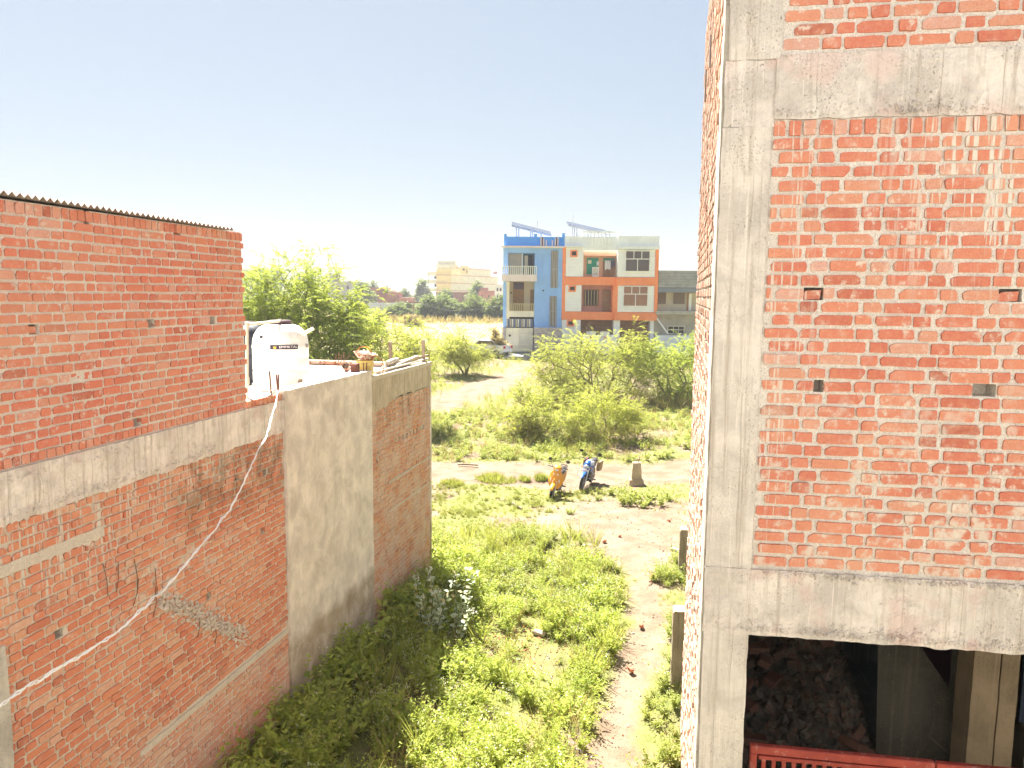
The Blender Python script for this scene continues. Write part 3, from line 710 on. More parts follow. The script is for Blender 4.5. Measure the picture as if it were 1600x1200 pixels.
ops = [(-.5, .5, 4.6, 6.7), (-3.4, -2.2, 5.4, 6.7), (2.2, 3.4, 5.4, 6.7), (-3.4, -2.2, 1.2, 2.6), (2.2, 3.4, 1.2, 2.6)]
wall_with(MB(), -6.5, 7.5, -.2, 9.6, -1.75, -1.5, ops).build('wall', m_own, own)
MB().box(-6.4, 7.4, -6, -2.6, -.2, 9.5).build('rooms', m_own, own)
for o_ in ops: MB().box(o_[0]+.03, o_[1]-.03, -1.7, -1.66, o_[2]+.03, o_[3]-.03).build('door' if o_[2] == 4.6 else 'window', flat('brown_shutter', (.16, .09, .05)), own)
MB().box(-3.5, 3.5, -1.499, .35, 4.42, 4.55).build('terrace', m_own, own)
MB().box(-3.5, 3.5, .30, .40, 4.551, 5.35).build('parapet', m_own, own)
# ------------------------------------------------------------------ ground: one sheet to the horizon
TRACK = [(-40, 31.5), (-12, 29.4), (-3, 28.2), (2, 27.6), (6, 28.4), (12, 30.5), (40, 36)]
TRAIL = [gat(*p).to_2d() for p in ((860, 562), (820, 583), (760, 606), (700, 626), (672, 640))] + [Vector((-10, 37)), Vector((-18, 33))]
FOOT = [gat(*p).to_2d() for p in ((985, 760), (990, 800), (1010, 850), (1018, 900), (1020, 950), (1008, 1000), (985, 1060), (968, 1110), (958, 1160), (945, 1230))] + [Vector((.6, 7)), Vector((.3, 4))]
def dpoly(P, x, y):
    p = np.stack([x, y], -1); best = np.full(x.shape, 1e9)
    for a, b in zip(P[:-1], P[1:]):
        a = np.array(a); b = np.array(b); d = b - a
        t = np.clip(((p - a) @ d) / (d @ d), 0, 1); q = a + t[..., None]*d
        best = np.minimum(best, np.hypot(p[..., 0]-q[..., 0], p[..., 1]-q[..., 1]))
    return best
def sstep(a, b, x): t = np.clip((x-a)/(b-a), 0, 1); return t*t*(3-2*t)
def gridax(lo, a, b, hi, fine, g=1.16):
    c = list(np.arange(a, b+1e-6, fine)); s = fine; x = a; L = []
    while x > lo: s *= g; x -= s; L.append(x)
    s = fine; x = c[-1]; R_ = []
    while x < hi: s *= g; x += s; R_.append(x)
    return np.array(L[::-1] + c + R_)
gx = gridax(-1500, -6, 9, 1500, .16); gy = gridax(-40, 5, 45, 1700, .16, 1.10)
GX, GY = np.meshgrid(gx, gy)
GZ = np.array([[gz(x, y) for x in gx] for y in gy])
dT = dpoly(TRACK, GX, GY); dR = dpoly(TRAIL, GX, GY); dF = dpoly(FOOT, GX, GY)
nz = np.array([[fbm(x*.5, y*.5, 7.0, 4) if (-12 < x < 16 and 0 < y < 75) else 0 for x in gx] for y in gy])
nf = np.array([[fbm(x*1.7, y*1.7, 3.0, 3) if (-8 < x < 12 and 0 < y < 50) else 0 for x in gx] for y in gy])
track = sstep(2.3, 1.5, dT + .4*nz); trail = sstep(2.2, 1.3, dR + .4*nz); foot = sstep(.50, .22, dF + .35*nf)
yard = sstep(1.2, -.6, np.hypot((GX - 3.2)/2.6, (GY - 20.5)/5.2)*2.2 - 1.5 + .9*nz)          # bare rubble-strewn earth round the bikes
DIRT = np.clip(np.maximum.reduce([track, trail, foot, yard]), 0, 1)
GRASS = np.clip(sstep(-.25, .25, nz + .15) * (1-DIRT), 0, 1)
FIELD = sstep(70, 74, GY)
GZ = GZ - .05*track + .02*nf*(1-track) - .03*foot
ruts = np.exp(-((dT-.75)/.16)**2); GZ -= .03*ruts
nX, nY = len(gx), len(gy)
idx = np.arange(nX*nY).reshape(nY, nX)
quads = np.stack([idx[:-1, :-1], idx[:-1, 1:], idx[1:, 1:], idx[1:, :-1]], -1).reshape(-1, 4)
k = NT('earth_and_turf'); v = k.pos()
da = k.n('Attribute', attribute_name='dirt').outputs['Fac']; ga = k.n('Attribute', attribute_name='turf').outputs['Fac']; fa = k.n('Attribute', attribute_name='field').outputs['Fac']
n1 = k.noise(v, 1.3, 6, .65); n2 = k.noise(v, 9, 5, .7); n3 = k.noise(v, 45, 4, .7)
earth = k.mix(k.rng(n1, .35, .65), (.155, .112, .075), (.23, .177, .125))
earth = k.mix(k.rng(n2, .52, .72, 0, .6), earth, (.13, .085, .055))
earth = k.mix(k.rng(n3, .6, .75, 0, .5), earth, (.32, .255, .19))
red = k.math('MULTIPLY', k.rng(k.noise(v, 14, 4, .7), .62, .68), k.rng(k.noise(v, .6, 2, .5), .48, .6))
earth = k.mix(k.math('MULTIPLY', red, .7), earth, (.36, .14, .08))
turf = k.mix(k.rng(n2, .35, .65), (.10, .13, .03), (.20, .21, .06))
turf = k.mix(k.rng(n1, .45, .65, 0, .55), turf, (.28, .23, .09))
c = k.mix(k.math('MULTIPLY', ga, k.rng(n3, .25, .6, .45, 1)), earth, turf)
fld = k.mix(k.rng(k.noise(k.scale(v, (.05, .5, 1)), 1.0, 5, .6), .35, .65), (.28, .24, .12), (.35, .31, .17))
c = k.mix(fa, c, fld)
k.col(c); k.rough(.97); k.b.inputs['Specular IOR Level'].default_value = .1
k.bump(k.math('ADD', n3, k.math('MULTIPLY', n2, 1.5)), .7, .03)
me = mesh_np('ground', np.stack([GX, GY, GZ], -1).reshape(-1, 3), [quads], k.m, smooth=True)
for nm, A in (('dirt', DIRT), ('turf', GRASS), ('field', FIELD)):
    at = me.attributes.new(nm, 'FLOAT', 'POINT'); at.data.foreach_set('value', A.astype(np.float32).ravel())
tag(link('ground', me), 'sandy earth with turf, crossing dirt track and footpath', kind='structure')
def gmask(x, y):
    i = np.clip(np.searchsorted(gx, x), 0, nX-1); j = np.clip(np.searchsorted(gy, y), 0, nY-1)
    return DIRT[j, i], GRASS[j, i]
def gzz(x, y):
    i = int(np.clip(np.searchsorted(gx, x), 1, nX-1)); j = int(np.clip(np.searchsorted(gy, y), 1, nY-1))
    return float(GZ[j, i] + GZ[j-1, i-1])/2
# ------------------------------------------------------------------ plants
def leaf_mat(name, c1, c2, tr=.45, rough=.6):
    """thin leaf: reflects and lets sunlight through; colour varies leaf by leaf"""
    k = NT(name); g = k.n('NewGeometry'); r = g.outputs['Random Per Island']
    n = k.noise(k.pos(), 1.1, 3, .6)
    f = k.math('ADD', k.math('MULTIPLY', r, .65), k.math('MULTIPLY', k.rng(n, .3, .7), .35))
    c = k.mix(f, c1, c2); c = k.mix(k.math('MULTIPLY', k.math('GREATER_THAN', r, .93), .8), c, (.42, .33, .15)); k.col(c); k.rough(rough); k.b.inputs['Specular IOR Level'].default_value = .25
    t = k.n('BsdfTranslucent'); k.put(t.inputs[0], k.mix(.5, c, (min(1, c2[0]*1.25), min(1, c2[1]*1.25), c2[2]*.6)))
    mx = k.n('MixShader'); mx.inputs[0].default_value = tr
    k.t.links.new(k.b.outputs[0], mx.inputs[1]); k.t.links.new(t.outputs[0], mx.inputs[2]); k.t.links.new(mx.outputs[0], k.o.inputs[0])
    return k.m
M_TREE = leaf_mat('acacia_leaf', (.20, .27, .05), (.39, .44, .10), .55)
M_TREE2 = leaf_mat('acacia_leaf_yellow', (.23, .27, .045), (.42, .44, .11), .55)
M_WEED = leaf_mat('weed_leaf', (.23, .31, .055), (.47, .52, .13), .5)
M_WEEDL = leaf_mat('weed_leaf_pale', (.21, .27, .05), (.40, .43, .14), .5)
M_GRASS = leaf_mat('grass_blade', (.17, .21, .04), (.33, .34, .09), .5)
M_DRY = leaf_mat('dry_grass', (.26, .20, .08), (.42, .34, .16), .3)
M_PALE = leaf_mat('milkweed_leaf', (.30, .38, .25), (.55, .60, .48), .3)
M_FARL = leaf_mat('far_leaf', (.10, .15, .05), (.20, .25, .09))
M_FLOWER = flat('small_white_flower', (.70, .68, .60), .8, 0, .05)
M_BARK = flat('grey_bark', (.24, .19, .13), .95, 0, .3, 12, .5)
M_STEM = flat('green_stem', (.14, .17, .06), .8, 0, .2, 12)

def nrm(a): return a / np.maximum(1e-9, np.linalg.norm(a, axis=-1, keepdims=True))
def leaf_quads(C, D, L, W, rs, up=None):
    """diamond leaves starting at C, pointing along D; the blade lies roughly level"""
    n = len(C); D = nrm(D); r = rs.normal(size=(n, 3)) * .6; r[:, 2] += .9
    X = nrm(np.cross(D, r)); Nn = np.cross(X, D)
    L = L[:, None]; W = W[:, None]
    V = np.stack([C, C + D*L*.45 + X*W*.5 + Nn*L*.05, C + D*L - Nn*L*.04, C + D*L*.45 - X*W*.5 + Nn*L*.05], 1)
    return V.reshape(-1, 3)
def quad_faces(nv): return np.arange(nv).reshape(-1, 4)
def fronds(P, D, L, m, ll, lw, rs, droop=.5, spread=1.0):
    """feather leaves: each starts at P, runs along D, bends down, carries m leaflet pairs"""
    n = len(P); D = nrm(D); t = np.linspace(.12, 1, m)[None, :, None]
    Lc = L[:, None, None]
    C = P[:, None] + D[:, None]*Lc*t + np.array([0, 0, -1.])*Lc*droop*t**2
    T = nrm(D[:, None] + np.array([0, 0, -1.])*2*droop*t)
    sd_ = nrm(np.cross(T, np.array([0, 0, 1.]) + rs.normal(size=(n, 1, 3))*.25))
    out = []
    for sg in (-1, 1):
        d = nrm(T*.45 + sd_*sg*spread + rs.normal(size=C.shape)*.18)
        k_ = C.reshape(-1, 3); out.append(leaf_quads(k_, d.reshape(-1, 3), ll*(.7 + .6*rs.random(len(k_))), lw*(.7 + .6*rs.random(len(k_))), rs))
    return np.concatenate(out)
def tube_np(segs, n=5):
    """segs: (a, b, ra, rb) tapered sticks merged into one mesh"""
    A = np.array([s[0] for s in segs]); B = np.array([s[1] for s in segs]); ra = np.array([s[2] for s in segs]); rb = np.array([s[3] for s in segs])
    D = nrm(B - A); ref = np.where(np.abs(D[:, 2:3]) < .9, np.array([[0, 0, 1.]]), np.array([[1., 0, 0]]))
    X = nrm(np.cross(D, ref)); Y = np.cross(X, D); V = []
    for P, r in ((A, ra), (B, rb)):
        for k in range(n):
            a = 2*math.pi*k/n; V.append(P + (X*math.cos(a) + Y*math.sin(a))*r[:, None])
    V = np.stack(V, 1).reshape(-1, 3); m_ = len(segs); b = np.arange(m_)[:, None]*(2*n)
    F = np.concatenate([np.stack([b[:, 0]+k, b[:, 0]+(k+1) % n, b[:, 0]+n+(k+1) % n, b[:, 0]+n+k], -1) for k in range(n)])
    return V, F
def make_tree(name, label, base, lobes, mat, seed, n_t=220, stems=3, stem_r=.5, frond=(.45, 5), leaflets=9, ll=.085, lw=.030, droop=.35, twig=.006, cat='tree', group=None, dry=0.0, trunk_h=.0, k_r=.42):
    """limbs grown from the ground to points spread in clumps through the crown lobes, feather leaves at every point"""
    rs = np.random.default_rng(seed); base = np.array(base, float)
    tot = sum(l[1][0]*l[1][1]*l[1][2] for l in lobes); T = []
    for c, r in lobes:
        n = max(6, int(n_t * r[0]*r[1]*r[2]/tot)); cl = rs.normal(size=(max(5, n//9), 3)); cl = nrm(cl)*(.45 + .55*rs.random((len(cl), 1))**.6)
        pk = cl[rs.integers(0, len(cl), n)] + rs.normal(size=(n, 3))*.27
        T.append(np.array(c) + pk*np.array(r))
    T = np.concatenate(T); T = T[T[:, 2] > base[2] + .15]
    cen = T.mean(0)
    nodes = [base + np.array([math.cos(a)*.12*stem_r, math.sin(a)*.12*stem_r, 0]) for a in np.linspace(0, 6.28, stems, endpoint=False)]
    par = [-1]*stems; plen = [0.0]*stems
    for i in range(stems):                                    # stems lean out, then carry the crown
        a = 6.28*i/stems + rs.random(); h = (cen[2]-base[2])*(.45 + .2*rs.random()) + trunk_h
        q = nodes[i] + np.array([math.cos(a)*stem_r, math.sin(a)*stem_r, h]) + (cen-base)*np.array([.35, .35, 0])
        mid = (nodes[i] + q)/2 + rs.normal(size=3)*.08*h
        nodes += [mid, q]; par += [i, len(nodes)-2]; plen += [h*.5, h]
    T = T[np.argsort(np.linalg.norm(T - base, axis=1))]; ends = []
    for t in T:
        N = np.array(nodes); d = np.linalg.norm(N - t, axis=1); c = d + .28*np.array(plen); c[:stems] += 5
        j = int(np.argmin(c)); m_ = (N[j] + t)/2 + rs.normal(size=3)*d[j]*.09 + np.array([0, 0, .08*d[j]])
        nodes.append(m_); par.append(j); plen.append(plen[j] + d[j]/2)
        nodes.append(t); par.append(len(nodes)-2); plen.append(plen[j] + d[j]); ends.append(len(nodes)-1)
    w = np.zeros(len(nodes)); w[ends] = 1
    for i in range(len(nodes)-1, -1, -1):
        if par[i] >= 0: w[par[i]] += w[i]
    rad = twig*np.maximum(w, .5)**k_r
    segs = [(nodes[par[i]], nodes[i], rad[par[i]] if par[i] >= stems else rad[i]*1.25, rad[i]) for i in range(len(nodes)) if par[i] >= 0]
    for i in ends:                                            # bare twig ends poking out of the leaves
        if rs.random() < .22:
            d_ = nrm(nodes[i] - cen)*.6 + rs.normal(size=3)*.4; q_ = nodes[i] + d_*frond[0]*1.1; segs.append((nodes[i], q_, twig*.9, twig*.35))
            for _ in range(2): segs.append((nodes[i]*.4 + q_*.6, nodes[i]*.4 + q_*.6 + (d_ + rs.normal(size=3)*.7)*frond[0]*.5, twig*.6, twig*.3))
    t_ = thing(name, label, cat, tuple(base), group)
    V, F = tube_np(segs); link('trunk', mesh_np('trunk', V, [F], M_BARK, True), t_)
    E = np.array(nodes)[ends]; m_ = frond[1]
    P = np.repeat(E, m_, 0) + rs.normal(size=(len(E)*m_, 3))*.10*frond[0]/.45; D = nrm(P - cen)*.5 + rs.normal(size=P.shape)*.6; D[:, 2] += .25
    V = fronds(P, D, frond[0]*(.6 + .8*rs.random(len(P))), leaflets, ll, lw, rs, droop)
    link('crown', mesh_np('crown', V, [quad_faces(len(V))], mat), t_)
    if dry:
        Pd = base + rs.normal(size=(int(900*dry), 3))*np.array([lobes[0][1][0]*.7, lobes[0][1][1]*.6, .25]); Pd[:, 2] = [gz(x, y) for x, y in Pd[:, :2]] + rs.random(len(Pd))*.5
        D = rs.normal(size=Pd.shape)*.6; D[:, 2] += .9
        V = leaf_quads(Pd, D, .35 + .5*rs.random(len(Pd)), np.full(len(Pd), .022), rs); link('dry_undergrowth', mesh_np('dry_undergrowth', V, [quad_faces(len(V))], M_DRY), t_)
    return t_
def P3(x, y): return (x, y, gz(x, y) - .05)
# trees, near to far
make_tree('acacia_tree', 'tall feathery green thorn tree behind the white water tank', P3(-10.2, 38), [((-11.1, 38.2, 5.2), (2.4, 2.2, 2.3)), ((-8.5, 37.6, 3.8), (2.4, 2.0, 2.0)), ((-12.4, 38, 3.4), (1.6, 1.6, 1.8))], M_TREE, 3, 760, 4, .7, (.70, 8), 12, .115, .042, .35, .010)
make_tree('acacia_tree', 'low spreading thorn tree behind the planks on the far roof corner', P3(-5.6, 36.5), [((-5.9, 36.5, 3.2), (1.8, 1.4, 1.4)), ((-4.4, 36.2, 3.1), (1.1, 1.0, 1.2))], M_TREE2, 4, 170, 3, .5, (.6, 7), 9, .10, .038, .35, .009)
b = gat(727, 586); make_tree('acacia_tree', 'small round thorn tree with a splayed stem beside the pale trail', tuple(b), [((b.x, b.y, b.z+2.1), (1.75, 1.4, 1.15)), ((b.x-.3, b.y, b.z+1.2), (1.3, 1.1, .7))], M_TREE2, 5, 200, 4, .6, (.55, 7), 8, .11, .042, .35, .010)
b = gat(940, 634); make_tree('acacia_tree', 'broad yellow-green thorn bush in front of the white and orange house', tuple(b), [((b.x-1.3, b.y+.8, b.z+2.3), (2.3, 1.7, 1.2)), ((b.x+1.2, b.y+.6, b.z+2.5), (2.1, 1.7, 1.25)), ((b.x-.2, b.y+.3, b.z+1.0), (2.8, 1.4, .8)), ((b.x-2.6, b.y+.4, b.z+1.7), (1.5, 1.2, .8))], M_TREE2, 6, 400, 5, .8, (.85, 5), 12, .10, .038, .4, .010, dry=.6)
b = gat(1050, 632); make_tree('acacia_tree', 'dark thorn bush with dry brown undergrowth half hidden by the unfinished building', tuple(b), [((b.x, b.y+.8, b.z+2.5), (2.1, 1.7, 1.4)), ((b.x+2, b.y+.5, b.z+2.3), (1.9, 1.7, 1.4)), ((b.x+.6, b.y, b.z+1.0), (2.0, 1.2, .7))], M_TREE, 7, 330, 5, .8, (.75, 5), 12, .10, .038, .4, .010, dry=1.4)
b = gat(826, 682); make_tree('leafy_shrub', 'bright upright green shrub among dry grass beyond the dirt track', tuple(b), [((b.x, b.y, b.z+1.2), (.8, .7, .9)), ((b.x-.5, b.y+.3, b.z+.6), (.9, .6, .55)), ((b.x+.5, b.y-.1, b.z+.5), (.8, .6, .5)), ((b.x, b.y-.2, b.z+.35), (1.2, .7, .3))], M_TREE2, 8, 150, 6, .35, (.42, 6), 8, .085, .034, .1, .007, cat='shrub', dry=.5)
b = gat(948, 692); make_tree('frond_shrub', 'arching green shrub with long feathery fronds beyond the motorbike', tuple(b), [((b.x-.7, b.y+.3, b.z+1.4), (1.5, .9, .6)), ((b.x+.5, b.y, b.z+1.0), (1.2, .8, .65)), ((b.x-1.3, b.y+.5, b.z+.7), (1.2, .7, .55)), ((b.x-.2, b.y-.1, b.z+.4), (1.6, .8, .35))], M_TREE2, 9, 190, 5, .5, (.75, 7), 13, .085, .028, .35, .007, cat='shrub', dry=.4)
b = gat(872, 640); make_tree('frond_shrub', 'low pale green shrub between the upright shrub and the arching one', tuple(b), [((b.x, b.y, b.z+.8), (1.6, .9, .7)), ((b.x-.3, b.y, b.z+.35), (1.6, .9, .35))], M_TREE2, 10, 120, 4, .4, (.6, 7), 11, .085, .028, .35, .007, cat='shrub', dry=.4)

# ------------------------------------------------------------------ weeds: plant shapes
def weed(rs, h, n_st, n_lf, ll, lw, lean=.35, broad=False):
    """stems with leaves all along; returns leaf quads and flower points"""
    V = []; tips = []
    for i in range(n_st):
        a = rs.random()*6.28; ln = lean*(.3 + rs.random()); hh = h*(.6 + .5*rs.random())
        t = (np.arange(n_lf) + rs.random(n_lf))/n_lf; t = .12 + .88*t
        C = np.stack([math.cos(a)*ln*hh*t**1.2, math.sin(a)*ln*hh*t**1.2, hh*t], -1); C[:, :2] += rs.normal(size=(n_lf, 2))*.02
        b = rs.random(n_lf)*6.28; D = np.stack([np.cos(b), np.sin(b), .35 + .4*rs.normal(size=n_lf)], -1)
        sz = (1.15 - .6*t) if not broad else np.full(n_lf, 1.0)
        V.append(leaf_quads(C, D, ll*sz*(.7 + .6*rs.random(n_lf)), lw*sz*(.7 + .6*rs.random(n_lf)), rs)); tips.append(C[-1])
        st = nrm(np.array([[math.cos(a)*ln, math.sin(a)*ln, 1.0]]))           # stem as two thin blades
        V.append(leaf_quads(np.zeros((2, 3)), np.repeat(st, 2, 0), np.full(2, hh), np.full(2, .012), rs))
    return np.concatenate(V), np.array(tips)
rsW = np.random.default_rng(77)
WEEDS = [weed(rsW, .58, 9, 20, .115, .045, .75) for _ in range(8)]
WEEDS_S = [weed(rsW, .28, 6, 12, .085, .036, .95) for _ in range(6)]
TUFT = [weed(rsW, .22, 16, 1, .02, .01, .9) for _ in range(5)]
def tuft(rs, h, n):
    a = rs.random(n)*6.28; D = np.stack([np.cos(a)*.5, np.sin(a)*.5, .9 + .3*rs.random(n)], -1); C = rs.normal(size=(n, 3))*.035; C[:, 2] = 0
    return leaf_quads(C, D, h*(.5 + .7*rs.random(n)), np.full(n, .012), rs)
TUFTS = [tuft(rsW, .16, 16) for _ in range(6)]
def scatter(name, label, shapes, pts, mat, seed, s0=.7, s1=1.3, cat=None, flowers=None, zoff=-.02, squash=None):
    """one mass of plants merged into a single mesh"""
    rs = np.random.default_rng(seed); out = []; fl = []
    for (x, y, sc) in pts:
        S = shapes[rs.integers(len(shapes))]; V = S[0] if isinstance(S, tuple) else S
        a = rs.random()*6.28; k = sc*(s0 + (s1-s0)*rs.random()); ca, sa = math.cos(a)*k, math.sin(a)*k
        o = np.array([x, y, gzz(x, y) + zoff]); R_ = np.array([[ca, -sa, 0], [sa, ca, 0], [0, 0, k*(.8 + .4*rs.random())]])
        out.append(V @ R_.T + o)
        if flowers and rs.random() < flowers and isinstance(S, tuple): fl.append(S[1] @ R_.T + o)
    V = np.concatenate(out); o = link(name, mesh_np(name, V, [quad_faces(len(V))], mat)); tag(o, label, cat, kind='stuff')
    if fl:
        P = np.repeat(np.concatenate(fl), 4, 0); P = P + rs.normal(size=P.shape)*.02; D = rs.normal(size=P.shape); V = leaf_quads(P, D, np.full(len(P), .017), np.full(len(P), .016), rs)
        o = link(name + '_flowers', mesh_np(name + '_flowers', V, [quad_faces(len(V))], M_FLOWER)); tag(o, 'tiny white flowers dotted over the ' + name.replace('_', ' '), cat, kind='stuff')
def wall_x(y): return -4.0982 + math.tan(RAD(12.8))*(y - 6.3)
def foot_x(y):
    P = sorted([(p[1], p[0]) for p in FOOT]); return float(np.interp(y, [q[0] for q in P], [q[1] for q in P]))
def rnd_pts(n, x0, x1, y0, y1, fn, seed):
    rs = np.random.default_rng(seed); out = []
    while n > 0:
        n -= 1; x = x0 + (x1-x0)*rs.random(); y = y0 + (y1-y0)*rs.random(); s = fn(x, y, rs)
        if s > 0: out.append((x, y, s))
    return out
def alley(x, y, rs):
    if x < wall_x(y) + .12 or x > foot_x(y) - .42 or y > 17.2: return 0
    g = fbm(x*.9, y*.9, 5.0, 3)
    gap = math.exp(-(((x+.15)/.75)**2 + ((y-13.1)/.75)**2)) + .8*math.exp(-(((x-.1)/.5)**2 + ((y-10.7)/.35)**2)) + .7*math.exp(-(((x+1.1)/.4)**2 + ((y-13.6)/.5)**2))
    if rs.random() < gap or rs.random() > .80 + 1.3*g: return 0
    return (.66 + .35*ss(1.5, .2, x - wall_x(y))) * (1 + .55*fbm(x*1.3, y*1.3, 31.0, 2))
scatter('alley_weeds', 'thick leafy green weeds filling the alley below the plastered wall', WEEDS, rnd_pts(1500, -3.8, 2, 7.2, 17.2, alley, 1), M_WEED, 1, flowers=.25)
scatter('alley_undergrowth', 'low green undergrowth between the alley weeds', WEEDS_S, rnd_pts(1900, -3.8, 2.2, 7.2, 18, lambda x, y, rs: alley(x, min(y, 17.1), rs)*.8, 2), M_WEEDL, 2)
scatter('alley_dry_stalks', 'thin straw-coloured stalks standing among the alley weeds', [tuft(rsW, .55, 9) for _ in range(5)], rnd_pts(800, -3.8, 2.2, 7.2, 18, lambda x, y, rs: (alley(x, min(y, 17.1), rs) > 0)*(.9 if fbm(x*.8, y*.8, 41.0, 2) > -.1 else 0), 21), M_DRY, 21, .6, 1.3)
scatter('alley_broad_weeds', 'broad-leaved darker weeds along the foot of the left walls', [weed(rsW, .55, 7, 12, .15, .085, .8, True) for _ in range(5)], rnd_pts(420, -3.8, 2, 7.4, 17, lambda x, y, rs: alley(x, y, rs)*(1 if x - wall_x(y) < 1.5 + .8*fbm(x, y, 3.0, 2) else 0), 22), M_WEED, 22, .7, 1.2)
scatter('alley_tall_grass', 'tall thin grass standing among the alley weeds', [tuft(rsW, .75, 26) for _ in range(5)], rnd_pts(420, -3.8, 2.2, 7.4, 19, lambda x, y, rs: (alley(x, min(y, 17.1), rs) > 0)*(1 if fbm(x*.9, y*.9, 51.0, 2) > .05 else 0), 23), M_GRASS, 23, .6, 1.2)
def lit(x, y, rs):
    if x < wall_x(min(y, 16.4)) + (.1 if y < 16.6 else -3): return 0
    d, g = gmask(x, y)
    if rs.random() < d*1.05: return 0
    g = fbm(x*.7, y*.7, 9.0, 3)
    return 0 if rs.random() > .55 + g else .8 + .5*g
scatter('sunlit_weeds', 'bright yellow-green weeds in the sun past the end of the brick wall', WEEDS, rnd_pts(520, -3, 2.6, 14.2, 19.5, lit, 3), M_WEEDL, 3, .5, .9, flowers=.15)
scatter('sunlit_ground_cover', 'short yellow-green ground cover round the parked scooter', WEEDS_S, rnd_pts(2300, -4.5, 3.2, 15, 26.3, lit, 4), M_GRASS, 4, .35, .75)
def anyg(x, y, rs):
    d, g = gmask(x, y); return 0 if rs.random() < d*.97 + .03 else .8 + .4*fbm(x, y, 2.0, 2)
scatter('short_grass', 'short tufts of grass over the sunlit waste ground', TUFTS, rnd_pts(6500, -5, 9, 14, 31, anyg, 5), M_GRASS, 5, .4, 1.0)
def side(x, y, rs):
    e = 1.37 + math.tan(SH)*(y - 5.18)
    if x < foot_x(y) + .42 or x > e + (2.5 if y > 10.7 else -.05): return 0
    g = fbm(x*.8, y*.8, 15.0, 3); b1 = math.exp(-((y-10.6)/1.3)**2) + math.exp(-((y-16.0)/.9)**2) + math.exp(-((y-8.6)/.8)**2)
    return 0 if rs.random() > b1*1.1 + .1 else .75 + .3*g
scatter('path_side_weeds', 'leafy weeds between the footpath and the concrete posts', WEEDS, rnd_pts(520, .5, 5, 7, 17.5, side, 6), M_WEEDL, 6, .6, 1.1, flowers=.2)
def mound(x, y, rs):
    d, g = gmask(x, y)
    if rs.random() < d*1.1: return 0
    return 0 if rs.random() > .6 + fbm(x*.5, y*.5, 21.0, 3) else 1.0
scatter('mound_weeds', 'green weeds over the low mound beyond the dirt track', WEEDS_S, rnd_pts(1500, -6, 13, 30, 41, mound, 7), M_WEEDL, 7, .8, 1.7)
scatter('mound_dry_grass', 'dry straw-coloured grass over the mound beyond the dirt track', [tuft(rsW, .5, 14) for _ in range(5)], rnd_pts(1500, -6, 13, 30, 42, mound, 8), M_DRY, 8, .5, 1.2)
scatter('trail_side_grass', 'pale grass and low growth beside the trail to the houses', [tuft(rsW, .5, 18) for _ in range(5)], rnd_pts(2600, -14, 16, 41, 68, mound, 9), M_GRASS, 9, .6, 1.6)

# ------------------------------------------------------------------ single plants
def clump(name, label, px, shapes, n, r, mat, seed, sc=1.0, cat='plant', group=None, flowers=False, elong=1.0):
    b = gat(*px); rs = np.random.default_rng(seed); t = thing(name, label, cat, tuple(b), group); out = []
    for i in range(n):
        a = rs.random()*6.28; q = r*math.sqrt(rs.random()); x, y = b.x + math.cos(a)*q*elong, b.y + math.sin(a)*q
        S = shapes[rs.integers(len(shapes))]; V = S[0] if isinstance(S, tuple) else S; k = sc*(.75 + .5*rs.random())*(1.1 - .45*q/r); a = rs.random()*6.28
        R_ = np.array([[math.cos(a)*k, -math.sin(a)*k, 0], [math.sin(a)*k, math.cos(a)*k, 0], [0, 0, k]]); out.append(V @ R_.T + np.array([x, y, gzz(x, y) - .02]))
    V = np.concatenate(out); link('foliage', mesh_np('foliage', V, [quad_faces(len(V))], mat), t)
    return t
BROAD = [weed(rsW, .5, 9, 14, .10, .065, .8, True) for _ in range(4)]
TG = 'grass tufts along the dirt track'
clump('leafy_bush', 'low bright green bush in front of the concrete stub', (1003, 786), BROAD, 16, .75, M_WEEDL, 31, .95, 'bush', elong=1.3)
clump('leafy_bush', 'small green bush left of the larger one by the concrete stub', (965, 774), BROAD, 5, .35, M_WEEDL, 32, .8, 'bush')
clump('grass_tuft', 'dark round grass tuft at the track edge nearest the scooter', (846, 748), TUFTS, 60, .22, M_GRASS, 33, 1.7, 'grass', TG)
clump('grass_tuft', 'widest grass tuft at the near edge of the dirt track', (774, 750), TUFTS, 110, .55, M_GRASS, 34, 1.8, 'grass', TG, elong=1.3)
clump('grass_tuft', 'small grass tuft between the wide tuft and the dark round one', (819, 749), TUFTS, 40, .2, M_GRASS, 35, 1.5, 'grass', TG)
clump('grass_tuft', 'grass tuft at the left end of the track edge near the brick corner', (706, 757), TUFTS, 60, .4, M_GRASS, 36, 1.6, 'grass', TG)
clump('grass_tuft', 'tuft of coarse grass on the far side of the dirt track', (882, 704), TUFTS, 120, .8, M_GRASS, 37, 2.0, 'grass', TG, elong=1.6)
clump('leafy_bush', 'small low plant on bare earth just below the motorbike', (935, 800-18), BROAD, 2, .1, M_WEEDL, 38, .5, 'bush')
clump('leafy_bush', 'small low plant on bare earth right of the scooter shadow', (893, 803), BROAD, 3, .16, M_WEEDL, 39, .55, 'bush')
clump('leafy_bush', 'leafy weed clump at the foot of the farther concrete post', (1040, 905), WEEDS, 12, .45, M_WEEDL, 40, .85, 'bush')
SPIRE = [weed(rsW, .95, 5, 60, .09, .022, .12) for _ in range(3)]
clump('spire_plant', 'tall upright green plant standing out of the sunlit weeds', (770, 878), SPIRE, 6, .22, M_TREE2, 41, .95, 'plant')
